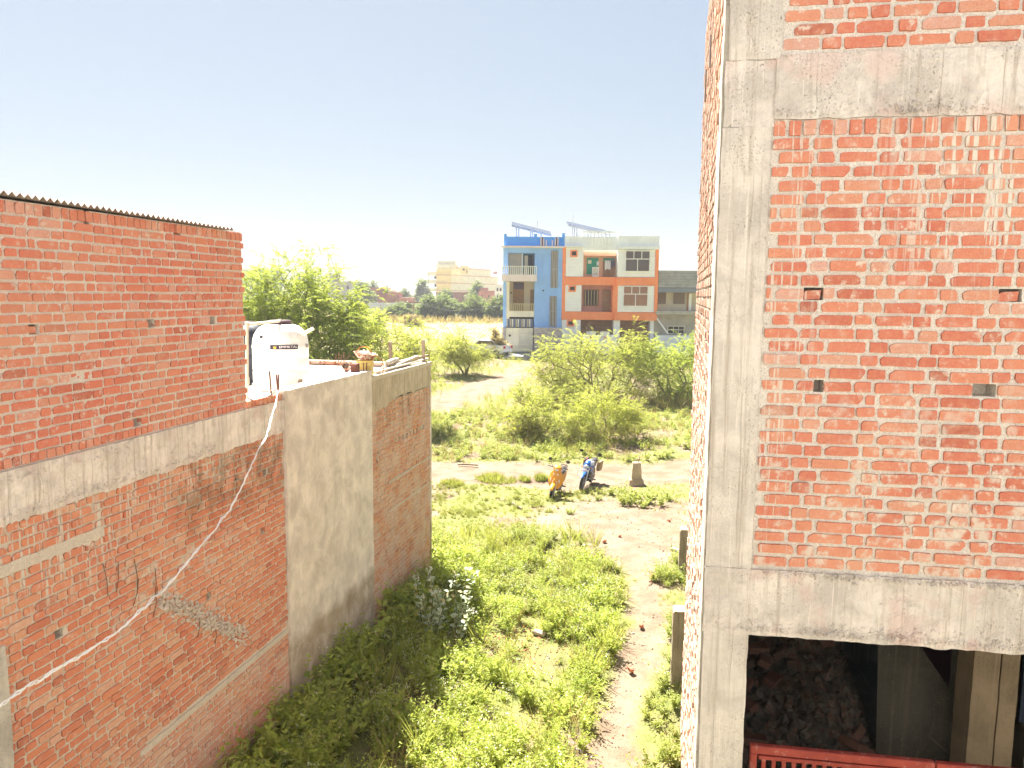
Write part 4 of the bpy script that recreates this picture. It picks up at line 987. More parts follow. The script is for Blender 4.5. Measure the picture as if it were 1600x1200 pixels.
# pale milkweed with round leaves on bare stems
mb_ = gat(680, 1000); t = thing('milkweed_plant', 'pale grey-green milkweed with round leaves against the weeds by the brick end wall', 'plant', tuple(mb_))
rs = np.random.default_rng(55)
for i in range(13):
    a = rs.random()*6.28; ln = .15 + .5*rs.random(); h = .75 + .65*rs.random(); b0 = np.array(mb_) + np.array([rs.normal()*.28, rs.normal()*.22, 0])
    pts_ = [b0 + np.array([math.cos(a)*ln*q**1.3, math.sin(a)*ln*q**1.3, h*q]) for q in (0, .35, .7, 1)]
    MB().tube(pts_, [.012, .010, .008, .005], 5).build('stem', M_STEM, t, True)
    tt = np.linspace(.25, 1, 11); C = np.array([b0 + np.array([math.cos(a)*ln*q**1.3, math.sin(a)*ln*q**1.3, h*q]) for q in tt]); C = np.repeat(C, 2, 0)
    b = np.repeat(np.arange(11)*1.57 + rs.random(), 2) + np.tile([0, math.pi], 11); D = np.stack([np.cos(b), np.sin(b), np.full(22, .35)], -1)
    V = leaf_quads(C, D, .10*(1.1 - .5*np.repeat(tt, 2)) + .03, .075*(1.1 - .5*np.repeat(tt, 2)) + .02, rs)
    link('leaves', mesh_np('leaves', V, [quad_faces(len(V))], M_PALE), t)
    P = np.repeat(C[-1:], 14, 0) + rs.normal(size=(14, 3))*.03; V = leaf_quads(P, rs.normal(size=P.shape), np.full(14, .03), np.full(14, .03), rs); link('blossom', mesh_np('blossom', V, [quad_faces(len(V))], M_FLOWER), t)
# ------------------------------------------------------------------ things on the roofs and along the wall
def at_wall(px, py, n):
    """point seen at a pixel on the plane n metres behind the left wall's face"""
    d = ray(px, py); P = LW.P + LW.i*n; t = ((P - CAM).dot(LW.i)) / d.dot(LW.i); return CAM + d*t
m_white = NT('tank_white'); _v = m_white.pos()
m_white.col(m_white.mix(m_white.rng(m_white.noise(m_white.scale(_v, (9, 9, .9)), 1.0, 4, .6), .5, .75, 0, .35), (.80, .77, .72), (.60, .57, .52))); m_white.rough(.45); m_white = m_white.m
m_black = flat('black_plastic', (.025, .026, .035), .5, 0, .2)
m_pvc = flat('cream_pvc', (.72, .66, .55), .5, 0, .06); m_rust = flat('rusty_steel', (.16, .07, .05), .85, .2, .3, 30)
m_navy = flat('navy_label', (.03, .025, .05), .5, 0, .1); m_gold = flat('gold_label', (.70, .45, .08), .5, 0, .05); m_lw = flat('label_white', (.8, .76, .74), .5, 0, .03)
def water_tank(name, label, c, r, h, mat, detail=True):
    t = thing(name, label, 'water tank', c); c = Vector(c)
    prof = [(r*.96, 0), (r, .02*h), (r, .10*h), (r*.985, .11*h), (r*.985, .125*h), (r, .135*h), (r, .26*h), (r*.985, .27*h), (r*.985, .285*h), (r, .295*h), (r, .44*h), (r*.985, .45*h), (r*.985, .465*h), (r, .475*h), (r*1.0, .60*h), (r*1.015, .615*h), (r*1.015, .64*h), (r*.995, .655*h), (r*.985, .72*h), (r*.93, .80*h), (r*.83, .87*h), (r*.68, .925*h), (r*.50, .95*h), (r*.40, .955*h), (r*.40, .965*h), (0, .966*h)]
    mb = MB(); n = 64; V = []; F = []
    for (rr, zz) in prof:
        for k in range(n):
            a = 2*math.pi*k/n; rb = 1.0
            if zz/h > .655 and zz/h < .93: rb = 1 - .035*max(0, math.cos(a*8))**4      # vertical flutes of the shoulder
            V.append(c + Vector((rr*rb*math.cos(a), rr*rb*math.sin(a), zz)))
    for i in range(len(prof)-1):
        for k in range(n): F.append((i*n+k, i*n+(k+1) % n, (i+1)*n+(k+1) % n, (i+1)*n+k))
    F.append(tuple(range(n))[::-1]); mb.add(V, F); mb.build('tank_body', mat, t, True)
    if detail:
        MB().lathe([(r*.41, 0), (r*.41, .045*h), (r*.37, .06*h), (0, .065*h)], c + Vector((0, 0, .955*h)), 40).build('lid', flat('dark_lid', (.08, .045, .05), .5), t, True)
    return t
tc = atY(440, 600, 12.2); tc.z = 4.665
tank = water_tank('water_tank', 'white plastic water tank with a dark crown label on the roof edge', tc, .435, 1.08, m_white)
def on_tank(a, z, rr=.445):
    """a: angle from the direction facing the camera, positive to the right"""
    d = Vector((CAM.x - tc.x, CAM.y - tc.y, 0)).normalized(); base = math.atan2(d.y, d.x); th = base + a
    return Vector((tc.x + rr*math.cos(th), tc.y + rr*math.sin(th), tc.z + z))
def tank_patch(name, a0, a1, z0, z1, mat, rr=.447, n=12):
    mb = MB(); V = []
    for i in range(n+1):
        a = a0 + (a1-a0)*i/n
        for zz, q in ((z0, rr), (z1, rr), (z0, rr-.006), (z1, rr-.006)): V.append(on_tank(a, zz, q))
    F = []
    for i in range(n): b = 4*i; F += [(b, b+4, b+5, b+1), (b+1, b+5, b+7, b+3), (b, b+2, b+6, b+4)]
    F += [(0, 1, 3, 2), (4*n, 4*n+2, 4*n+3, 4*n+1)]
    return mb.add(V, F).build(name, mat, tank)
lab = tank_patch('label', -.36, .62, .655, .725, m_navy, .4475)
mb = MB(); az = lambda a, z: on_tank(a, z, .4495)      # crown emblem
cr = [(-.235, .668), (-.155, .668), (-.135, .712), (-.163, .692), (-.178, .714), (-.195, .692), (-.212, .714), (-.227, .692), (-.255, .712)]
mb.add([az(*p) for p in cr], [tuple(range(9))]).build('crown_emblem', m_gold, lab)
def curve_text(txt, size, mat, name):
    cu = bpy.data.curves.new(name, 'FONT'); cu.body = txt; cu.size = size; cu.extrude = .0; cu.align_x = 'CENTER'; cu.align_y = 'CENTER'
    ob = bpy.data.objects.new(name, cu); COL.objects.link(ob); bpy.context.view_layer.update()
    me = bpy.data.meshes.new_from_object(ob.evaluated_get(bpy.context.evaluated_depsgraph_get())); bpy.data.objects.remove(ob); bpy.data.curves.remove(cu)
    return [tuple(v.co) for v in me.vertices], [tuple(p.vertices) for p in me.polygons]
V, F = curve_text('EMMKTAL', .062, m_lw, 'lettering')
MB().add([az(.27 + v[0]/.45*1.05, .692 + v[1]*.85) for v in V], F).build('lettering', m_lw, lab)
tank_patch('side_label', -1.15, -.80, .665, .72, flat('grey_label', (.35, .34, .33), .5), .4475, 5); tank_patch('side_label', 1.05, 1.3, .665, .72, flat('grey_label2', (.25, .22, .20), .5), .4475, 5)
tank_patch('sticker', .62, .80, .05, .17, flat('brown_sticker', (.30, .22, .14), .6), .4445, 4)
tank_patch('embossed_panel', -.40, .66, .33, .53, m_white, .4405); tank_patch('embossed_panel', -.40, .66, .16, .30, m_white, .4405)
p = on_tank(-.75, .845, .415); MB().lathe([(.022, -.02), (.022, .02), (0, .021)], p, 12, 'y').build('vent_cap', m_black, tank)
p0 = on_tank(.95, .86, .37); MB().tube([p0, p0 + Vector((.22, -.02, .115))], .028, 10).build('overflow_pipe', m_pvc, tank, True)
bt = atY(384, 600, 13.3); bt.z = 4.66
btank = water_tank('water_tank', 'black water tank hidden behind the white tank and brick room', bt, .42, 1.02, m_black)
# supply pipe
pp = atY(386, 632, 9.95); ptop = atY(386, 507, 9.95); pend = on_tank(0, 1.10, .12); pend.z = tc.z + 1.085
t = thing('supply_pipe', 'cream plastic pipe rising beside the brick room to the white tank', 'pipe', pp)
MB().tube([pp, ptop], .021, 10).build('riser', m_pvc, t, True); MB().tube([ptop, pend], .021, 10).build('cross_pipe', m_pvc, t, True)
MB().tube([pend, pend - Vector((0, 0, .11))], .021, 10).build('drop_pipe', m_pvc, t, True)
for q in (ptop, pend): MB().lathe([(.0, -.03), (.028, -.03), (.028, .03), (0, .03)], q, 12).build('elbow', m_pvc, t, True)
j = pp.lerp(ptop, .30); MB().lathe([(.022, -.05), (.033, -.045), (.033, .0), (.03, .045), (.022, .05)], j, 12).build('coupling', m_pvc, t, True)
p = tc + Vector((-.33, -.36, .05)); t = thing('tap', 'small white outlet fitting at the foot of the white tank', 'tap', p)
MB().tube([p + Vector((.1, .12, 0)), p, p + Vector((-.09, -.03, 0))], .025, 8).build('outlet_pipe', m_lw, t, True); MB().box(p.x-.02, p.x+.02, p.y-.02, p.y+.02, p.z+.02, p.z+.07).build('tap_handle', flat('grey_tap', (.4, .4, .4)), t)
# starter bars sticking out of the wall top
for i, (x, y0, y1, lx, lb) in enumerate(((424, 612, 580, 421, 'single rusty bar sticking out of the wall top before the white tank'), (435, 610, 585, 431.5, 'left bar of the rusty pair where the white cable is tied'), (435, 609, 585, 435, 'right bar of the rusty pair where the white cable is tied'), (568, 588, 567, 568, 'left thin bar standing in front of the yellow tin'), (573, 590, 567, 573, 'right thin bar standing in front of the yellow tin'), (670.5, 570, 549, 670.5, 'rusty bar at the very corner of the far roof'))):
    n = .06 if i < 3 else .02
    a = at_wall(x, y0 + 6, n); b = at_wall(lx, y1, n); o = MB().tube([a, b], .011 if i < 3 else .009, 6).build('starter_bar', m_rust); tag(o, lb, 'rebar', 'rusty starter bars on the left roofs')
# white twisted cable
cab = [(434, 611), (431, 630), (424, 655), (416, 682), (402, 706), (390, 735), (375, 766), (358, 797), (340, 822), (322, 843), (310, 857), (291, 880), (270, 906), (252, 927), (243, 931), (232, 943), (212, 962), (190, 982), (166, 1000), (140, 1015), (115, 1030), (90, 1045), (62, 1063), (40, 1074), (18, 1090), (0, 1104), (-60, 1140), (-140, 1185)]
n = len(cab); P = [atY(x, y, 1/((1/10.12)*(1-i/(n-1)) + (1/4.6)*i/(n-1))) for i, (x, y) in enumerate(cab)]
Q = []
for i in range(n-1):
    for j in range(5): Q.append(P[i].lerp(P[i+1], j/5))
rs = np.random.default_rng(2)
Q = [q + Vector((.012*mnoise.noise((i*.35, 0, 1)) + .006*mnoise.noise((i*1.1, 4, 1)), 0, .016*mnoise.noise((i*.35, 7, 1)) + .008*mnoise.noise((i*1.1, 9, 1)))) for i, q in enumerate(Q)]
t = thing('white_cable', 'twisted white cable sagging from the roof edge across the brick wall', 'cable', P[0])
m_cab = flat('white_flex', (.82, .80, .77), .5, 0, .04)
for ph in (0, math.pi):
    S = [q + Vector((.0045*math.cos(i*.55+ph) + .003*rs.normal(), .006*math.sin(i*.55+ph), .006*math.sin(i*.55+ph) + .003*rs.normal())) for i, q in enumerate(Q)]
    MB().tube(S, .0062, 6).build('strand', m_cab, t, True)
# odds and ends on the far roof
rz = 4.735
def roof_pt(px, py, z=rz): d = ray(px, py); return CAM + d*((z - CAM_H)/d.z)
yb = at_wall(571, 586, .16); yb.z = 4.745
m_tin_y = flat('yellow_tin', (.62, .46, .14), .5, 0, .12, 12)
t = thing('yellow_tin', 'square yellow oil tin under the rusty pan', 'tin', yb)
MB().bbox(yb.x-.14, yb.x+.13, yb.y-.12, yb.y+.14, yb.z, yb.z+.27, .015).build('tin_body', m_tin_y, t)
MB().bbox(yb.x-.142, yb.x+.132, yb.y-.122, yb.y+.142, yb.z+.255, yb.z+.272, .004).build('rim', m_tin_y, t)
m_rp = NT('rusty_pan'); _v = m_rp.pos(); m_rp.col(m_rp.mix(m_rp.rng(m_rp.noise(_v, 18, 5, .7), .45, .6), (.30, .10, .05), (.50, .42, .34))); m_rp = m_rp.m
pc = yb + Vector((0, 0, .345)); t = thing('mortar_pan', 'rusty round mortar pan with white lumps balanced on the yellow tin', 'pan', pc - Vector((0, 0, .06)))
mb = MB(); tilt = Matrix.Rotation(RAD(9), 4, 'Y')
pr = [(.0, -.075), (.10, -.07), (.155, -.03), (.205, .045), (.222, .05), (.205, .038), (.15, -.022), (.0, -.055)]
mb.lathe(pr, (0, 0, 0), 28); mb.v = [tuple(pc + tilt @ Vector(v)) for v in mb.v]; mb.build('pan_body', m_rp, t, True)
pbs = [tuple(pc + tilt @ Vector((rs.normal()*.07, rs.normal()*.07, .03 + .03*abs(rs.normal())))) for _ in range(40)]
V, Ft = pebbles(None, pbs, .02, .05, 3); link('lime_lumps', mesh_np('lime_lumps', V, [Ft], m_roof), t)
MB().tube([pc + tilt @ Vector((-.13 + .13*(1-math.cos(a)), -.15, .05 + .13*math.sin(a))) for a in np.linspace(0, math.pi, 9)], .009, 6).build('handle', flat('orange_wire', (.55, .22, .05), .6), t, True)
MB().tube([pc + Vector((.20, -.05, .02)), pc + Vector((.31, -.05, -.08)), pc + Vector((.34, -.04, -.2)), pc + Vector((.30, -.02, -.34))], .008, 6).build('wire_loop', flat('orange_wire2', (.5, .22, .08), .6), t, True)
p = at_wall(554, 588, .14); p.z = 4.74
o = MB().bbox(p.x-.06, p.x+.05, p.y-.05, p.y+.2, p.z-.02, p.z+.25, .008).build('brown_board', flat('maroon_wood', (.13, .05, .035), .8)); tag(o, 'dark maroon board standing beside the yellow tin', 'board')
p = roof_pt(541, 580, 4.61); t = thing('paint_can', 'small rusty can with wire handle lying on the white roof', 'can', p)
mb = MB(); mb.lathe([(0, -.08), (.075, -.08), (.08, .08), (.07, .08), (.07, -.06), (0, -.06)], (0, 0, 0), 18); M_ = Matrix.Translation(p + Vector((0, 0, .085))) @ Matrix.Rotation(RAD(62), 4, 'X') @ Matrix.Rotation(RAD(25), 4, 'Z'); mb.v = [tuple(M_ @ Vector(v)) for v in mb.v]; mb.build('can_body', m_rp, t, True)
MB().tube([p + Vector((-.05 + .05*i, .0, .16 + .17*math.sin(math.pi*i/6))) for i in range(7)], .006, 5).build('handle', m_rust, t, True)
o = MB().tube([p + Vector((-.02, 0, .05)), p + Vector((-.30, -.05, -.0))], .012, 6).build('short_stick', flat('pale_stick2', (.5, .45, .38))); tag(o, 'short pale stick lying beside the rusty can', 'stick')
# timber and stones on the coping
m_wood = [flat('plank_%d' % i, c, .85, 0, .2, 14) for i, c in enumerate(((.42, .36, .28), (.50, .44, .36), (.30, .23, .17), (.36, .26, .17)))]
pl = [((585, 590), (668, 562), .08, .03, 0, 'long grey plank lying along the edge of the far roof'), ((618, 575), (652, 556), .07, .03, 1, 'pale plank slanting across the timber heap on the far roof'), ((600, 586), (640, 569), .06, .05, 2, 'dark plank under the timber heap on the far roof'), ((612, 569), (640, 561), .09, .04, 1, 'broad pale plank at the back of the timber heap'), ((640, 572), (668, 565), .06, .04, 3, 'brown plank at the roof corner')]
for i, (a, b, w, h, mi, lb) in enumerate(pl):
    A = at_wall(*a, .10 + .06*i); Bp = at_wall(*b, .10 + .05*i); A.z = 4.75 + .02 + .025*(i % 3); Bp.z = A.z + (.09 if i == 1 else .02)
    tag(MB().beam(A, Bp, w, h).build('plank', m_wood[mi]), lb, 'plank', 'planks on the far roof')
lg = [((604, 568), (621, 562), 'short pale log on top of the timber heap'), ((598, 578), (606, 568), 'stubby log leaning at the left of the timber heap'), ((606, 575), (622, 571), 'short dark log in the middle of the timber heap')]
for i, (a, b, lb) in enumerate(lg):
    A = at_wall(*a, .2); Bp = at_wall(*b, .25); tag(MB().tube([A, A.lerp(Bp, .5) + Vector((0, 0, .01)), Bp], [.05, .055, .045], 8).build('log', m_wood[(1, 0, 2)[i]], None, True), lb, 'log', 'logs on the far roof')
for i, (x, y, r, lb) in enumerate(((584, 586, .05, 'white lump of lime beside the yellow tin'), (592, 580, .06, 'larger white lump of lime near the timber heap'), (597, 584, .045, 'brown stone at the foot of the timber heap'))):
    q = at_wall(x, y, .12); V, Ft = pebbles(None, [tuple(q)], r, r*1.2, 40+i, 1.0); tag(link('stone', mesh_np('stone', V, [Ft], (m_roof, m_roof, m_wood[3])[i])), lb, 'stone', 'lumps on the far roof')
for (x, y0, y1, w, dep, lb) in ((610.5, 563, 534, .085, 1.6, 'weathered timber post rising behind the logs on the far roof'), (662, 572, 531, .07, .12, 'weathered timber post at the outer corner of the far roof')):
    a = at_wall(x, y0, dep); b = at_wall(x - .8, y1, dep); tag(MB().beam(a, b, w, w).build('timber_post', m_wood[2]), lb, 'post', 'timber posts on the far roof')
for i, x in enumerate((524.5, 529, 533, 537)):
    p = roof_pt(x, 565, 4.70); o = MB().tube([p, p + Vector((.01, 0, .17 + .03*(i % 2)))], .01, 5).build('starter_bar', m_rust); tag(o, ('leftmost', 'second', 'third', 'rightmost')[i] + ' of four thin bars on the far roof kerb by the trees', 'rebar', 'thin bars on the far roof kerb')
# ------------------------------------------------------------------ posts, stub, bricks on the ground
m_post = concrete_mat('mossy_concrete', LW, (.30, .25, .18), .9, dark=(.10, .08, .04)); m_stub = concrete_mat('sandy_concrete', LW, (.46, .36, .24), .5)
def post(px, top, w, d, lb, seed):
    b = gat(*px); h = atY(px[0], top, b.y).z - b.z; f = Fr((b.x - w*.3, b.y), RAD(98.8))
    t = thing('concrete_post', lb, 'post', tuple(b), 'stub posts beside the unfinished building')
    slab(f, 0, w, 0, d, b.z - .1, b.z + h - .03, .08, .012, seed).build('shaft', m_post, t, True); slab(f, .015, w-.02, .01, d-.01, b.z + h - .031, b.z + h, .06, .015, seed+1).build('broken_top', m_stub, t, True)
post((1056, 1086), 955, .28, .26, 'taller mossy concrete post beside the corner of the unfinished building', 51)
post((1066, 906), 828, .28, .26, 'farther mossy concrete post half hidden by the unfinished building', 53)
b = gat(994, 757); f = Fr((b.x-.22, b.y), RAD(94)); t = thing('concrete_stub', 'sandy concrete footing stub with bent bars beside the dirt track', 'concrete stub', tuple(b))
slab(f, -.02, .47, -.02, .43, b.z-.1, b.z+.16, .06, .02, 55).build('footing', m_stub, t, True); _sc = slab(f, .04, .43, .03, .38, b.z+.15, b.z+.76, .06, .018, 56); _c = Vector(f.xf(.235, .2, 0))
_sc.v = [(_c.x + (x-_c.x)*(1 - .30*max(0, (z-b.z-.15)/.61)), _c.y + (y-_c.y)*(1 - .30*max(0, (z-b.z-.15)/.61)), z) for (x, y, z) in _sc.v]
_sc.build('stub_column', m_stub, t, True)
for (x, y, l) in ((.29, .13, .18), (.32, .26, .22), (.25, .28, .15)):
    p = Vector(f.xf(x, y, b.z+.74)); MB().tube([p, p + Vector((.01, 0, l*.6)), p + Vector((.03, 0, l))], .012, 5).build('bent_bar', m_rust, t)
# loose bricks and stones on the bare yard: the countable ones singly, the grit as one mass
rs = np.random.default_rng(12); m_loose = flat('loose_brick', (.40, .14, .08), .95, 0, .3, 20); m_stone = flat('pale_stone', (.34, .29, .23), .95, 0, .2, 10)
spots = [(1018, 905, 0, 'half brick beside the footpath below the leafy clump'), (1002, 980, 0, 'broken brick on the footpath edge by the shadowed weeds'), (842, 993, 1, 'flat stone in the bare gap among the alley weeds'), (935, 992, 1, 'pale slab of stone at the weeds edge beside the footpath'), (985, 1050, 0, 'brick piece on the footpath beside the lower weeds'), (1056, 862, 1, 'pale block beside the farther concrete post'), (945, 848, 0, 'red brick piece on the bare earth above the weeds'), (880, 838, 0, 'red brick piece at the edge of the sunlit grass'), (1045, 815, 0, 'pinkish rubble piece near the right building'), (735, 655, 1, 'white stone on the mound beyond the dirt track'), (968, 840, 0, 'red brick lying alone on the earth between bush and footpath')]
for i, (x, y, s_, lb) in enumerate(spots):
    q = gat(x, y); M_ = Matrix.Translation((q.x, q.y, q.z+.04)) @ Matrix.Rotation(rs.random()*6, 4, 'Z') @ Matrix.Rotation(rs.normal()*.2, 4, 'X')
    mb = MB(); k_ = .62 if not s_ else 1.2
    mb.bbox(-.11*k_, .09*k_, -.06*k_, .055*k_, -.04, .04, .02); mb.v = [tuple(M_ @ Vector((v[0] + rs.normal()*.008, v[1] + rs.normal()*.008, v[2] + rs.normal()*.005))) for v in mb.v]
    tag(mb.build('loose_stone' if s_ else 'loose_brick', m_stone if s_ else m_loose), lb, 'stone' if s_ else 'brick', 'loose pieces on the ground')
pts = []; pr = []
for i in range(3600):
    x = rs.uniform(-3, 8); y = 9 + 18*rs.random(); d, g = gmask(x, y)
    if rs.random() < d*.75 and x > wall_x(y) + .1:
        (pr if rs.random() < .3 else pts).append((x, y, gzz(x, y) + .004))
for i in range(500):
    x, y = rs.normal(-.1, .6), rs.normal(13.1, .7); (pr if rs.random() < .5 else pts).append((x, y, gzz(x, y) + .008))
for nm, pp_, mt, lb in (('grit', pts, m_stone, 'small pale stones strewn over the bare earth'), ('brick_bits', pr, m_loose, 'small red brick bits strewn over the bare earth')):
    V, Ft = pebbles(None, pp_, .010, .034, 14); tag(link(nm, mesh_np(nm, V, [Ft], mt)), lb, 'gravel', kind='stuff')
rub = [gat(x, y) for x, y in [(700 + rs.random()*260, 655 + rs.random()*38) for _ in range(70)]]
V, Ft = pebbles(None, [(q.x, q.y, q.z + .03) for q in rub], .04, .14, 15); tag(link('mound_rubble', mesh_np('mound_rubble', V, [Ft], m_stone)), 'pale stones scattered along the foot of the mound', 'gravel', kind='stuff')
q0 = gat(715, 727); q1 = gat(747, 728); tag(MB().tube([q0 + Vector((0, 0, .03)), q0.lerp(q1, .5) + Vector((0, .05, .04)), q1 + Vector((0, 0, .03))], .035, 6).build('fallen_branch', M_BARK), 'thin dark branch lying on the dirt track', 'branch')
q0 = gat(800, 788); q1 = gat(816, 798); tag(MB().tube([q0 + Vector((0, 0, .06)), q1 + Vector((0, 0, .06))], .03, 6).build('fallen_branch', M_BARK), 'short dark stick lying in the grass left of the scooter', 'branch')

# ------------------------------------------------------------------ two-wheelers: local axes, +x forward, z up, wheels on z = 0
m_tyre = flat('tyre_rubber', (.025, .022, .020), .85); m_rim = flat('alloy_rim', (.45, .44, .43), .4, .7); m_blk = flat('black_trim', (.02, .02, .02), .45); m_glass = flat('lamp_glass', (.55, .58, .60), .15, .0, .05, spec=.6)
m_org = flat('orange_paint', (.64, .27, .008), .3, 0, .04, spec=.6); m_blu = flat('blue_paint', (.015, .10, .38), .3, 0, .05, spec=.6); m_seat = flat('seat_vinyl', (.03, .022, .02), .6); m_plate = flat('number_plate', (.75, .74, .72), .5, 0, .03); m_silver = flat('silver_paint', (.55, .56, .60), .35, .3, .05)
def wheel(t, x, r, w, rim_r, nsp=5):
    wl = MB(); prof = []
    for k in range(10):
        a = 2*math.pi*k/10; prof.append((r - w*.5 + math.cos(a)*w*.5, math.sin(a)*w*.5))
    n = 28; V = []; F = []
    for k in range(n):
        a = 2*math.pi*k/n
        for (rr, yy) in prof: V.append((x + rr*math.cos(a), yy, r + rr*math.sin(a)))
    for k in range(n):
        for j in range(10): F.append((k*10+j, k*10+(j+1) % 10, ((k+1) % n)*10+(j+1) % 10, ((k+1) % n)*10+j))
    o = wl.add(V, F).build('tyre', m_tyre, t, True, False)
    rm = MB(); rm.lathe([(rim_r, -w*.35), (rim_r, w*.35), (rim_r*.86, w*.30), (rim_r*.84, 0), (rim_r*.86, -w*.30), (rim_r, -w*.35)], (x, 0, r), 28, 'y'); rm.lathe([(.0, -w*.45), (.05, -w*.45), (.05, w*.45), (0, w*.45)], (x, 0, r), 14, 'y')
    for k in range(nsp):
        a = 2*math.pi*k/nsp + .3; rm.beam((x + .04*math.cos(a), 0, r + .04*math.sin(a)), (x + rim_r*.88*math.cos(a), 0, r + rim_r*.88*math.sin(a)), .03, .035, (0, 1, 0))
    rm.build('rim', m_rim, o, True, False)
def ell(cx, cz, wy, hz, x, n=14, pw=2.4, ty=0.0):
    """superellipse ring across the body at x"""
    R_ = []
    for k in range(n):
        a = 2*math.pi*k/n; c, s_ = math.cos(a), math.sin(a)
        R_.append((x, wy*math.copysign(abs(c)**(2/pw), c) + ty, cz + hz*math.copysign(abs(s_)**(2/pw), s_)))
    return R_
def mirror(t, x, y, z, sg):
    m_ = MB().tube([(x, y*sg, z), (x-.02, (y+.06)*sg, z+.12), (x-.03, (y+.09)*sg, z+.19)], .007, 6).build('mirror_stalk', m_blk, t, True, False)
    MB().lathe([(0, -.015), (.055, -.012), (.062, 0), (.05, .012), (0, .014)], (x-.03, (y+.11)*sg, z+.23), 16, 'x', 1.15, .85).build('mirror', m_blk, m_, True, False)
def scooter(loc, rz, lean, lb):
    t = thing('scooter', lb, 'scooter', loc, None, (lean, 0, rz))
    wheel(t, .62, .22, .09, .15); wheel(t, -.62, .22, .10, .15)
    # front mudguard, fork
    MB().loft([ell(0, .40, .055, .03, .86), ell(0, .47, .075, .05, .76), ell(0, .50, .08, .07, .62), ell(0, .46, .07, .06, .47), ell(0, .36, .055, .04, .38)]).build('front_mudguard', m_org, t, True, False)
    for y in (-.075, .075): MB().tube([(.62, y, .22), (.50, y*.8, .62)], .018, 8).build('fork', m_silver, t, True, False)
    # leg shield with nose
    sh = MB(); sh.loft([[(x, y*w, z) for (x, y) in ((.40, -1), (.47, -.75), (.53, -.35), (.55, 0), (.53, .35), (.47, .75), (.40, 1), (.36, .9), (.39, .4), (.40, 0), (.39, -.4), (.36, -.9))] for (z, w, dx) in ((.34, .14, 0), (.45, .22, 0), (.60, .245, 0), (.75, .235, 0), (.86, .18, 0), (.93, .11, 0))])
    sh.v = [(x - .22*(z - .34)*.8, y, z) for (x, y, z) in sh.v]; sh.build('leg_shield', m_org, t, True, False)
    MB().loft([ell(0, .60, .05, .10, .545), ell(0, .62, .035, .07, .585), ell(0, .63, .01, .02, .60)]).build('nose', m_org, t, True, False)
    for y in (-.15, .15): MB().loft([ell(0, .62, .018, .075, .475, 8, 2, y), ell(0, .63, .012, .05, .50, 8, 2, y*.93)]).build('indicator', m_glass, t, True, False)
    MB().bbox(.44, .452, -.085, .085, .775, .85, .004).build('number_plate', m_plate, t, world=False)
    MB().box(.40, .43, -.13, .13, .28, .40).build('shield_base', m_blk, t, world=False)
    # handlebar cover and headlamp
    MB().loft([ell(0, .98, .06, .05, .20), ell(0, 1.01, .13, .085, .26), ell(0, 1.0, .145, .095, .33), ell(0, .98, .11, .075, .40), ell(0, .975, .06, .045, .43)]).build('handlebar_cover', m_org, t, True, False)
    MB().loft([ell(0, .965, .085, .045, .402), ell(0, .965, .06, .03, .442)]).build('headlamp', m_glass, t, True, False)
    for sg in (-1, 1):
        h = MB().tube([(.30, .10*sg, 1.01), (.26, .34*sg, 1.02)], .017, 8).build('grip', m_blk, t, True, False); MB().tube([(.31, .16*sg, 1.0), (.34, .33*sg, .995)], .007, 6).build('brake_lever', m_silver, h, True, False); mirror(t, .28, .19, 1.03, sg)
    # floor, body, seat
    MB().loft([ell(0, .30, .15, .03, .36), ell(0, .28, .17, .035, .1), ell(0, .30, .16, .05, -.12)]).build('floorboard', m_blk, t, True, False)
    MB().loft([ell(0, .46, .12, .16, -.08), ell(0, .50, .17, .19, -.22), ell(0, .53, .185, .19, -.45), ell(0, .58, .16, .16, -.70), ell(0, .63, .10, .09, -.90), ell(0, .65, .05, .04, -.96)]).build('rear_body', m_org, t, True, False)
    MB().loft([ell(0, .71, .09, .03, -.05), ell(0, .745, .13, .055, -.2), ell(0, .765, .14, .06, -.5), ell(0, .79, .12, .05, -.75), ell(0, .80, .07, .03, -.84)]).build('seat', m_seat, t, True, False)
    MB().loft([ell(0, .26, .10, .10, -.25), ell(0, .25, .11, .11, -.5), ell(0, .24, .07, .08, -.75)]).build('engine', m_blk, t, True, False)
    MB().tube([(-.35, -.15, .22), (-.85, -.18, .30)], [.04, .055], 10).build('silencer', m_silver, t, True, False)
    MB().tube([(-.6, .13, .80), (-.92, .10, .84), (-.95, 0, .84), (-.92, -.10, .84), (-.6, -.13, .80)], .014, 6).build('grab_rail', m_blk, t, True, False)
    MB().tube([(-.15, .12, .22), (-.18, .24, .0)], .012, 6).build('side_stand', m_blk, t, True, False); MB().box(-.3, -.22, -.26, .26, .27, .30).build('footpeg', m_blk, t, world=False)
    return t
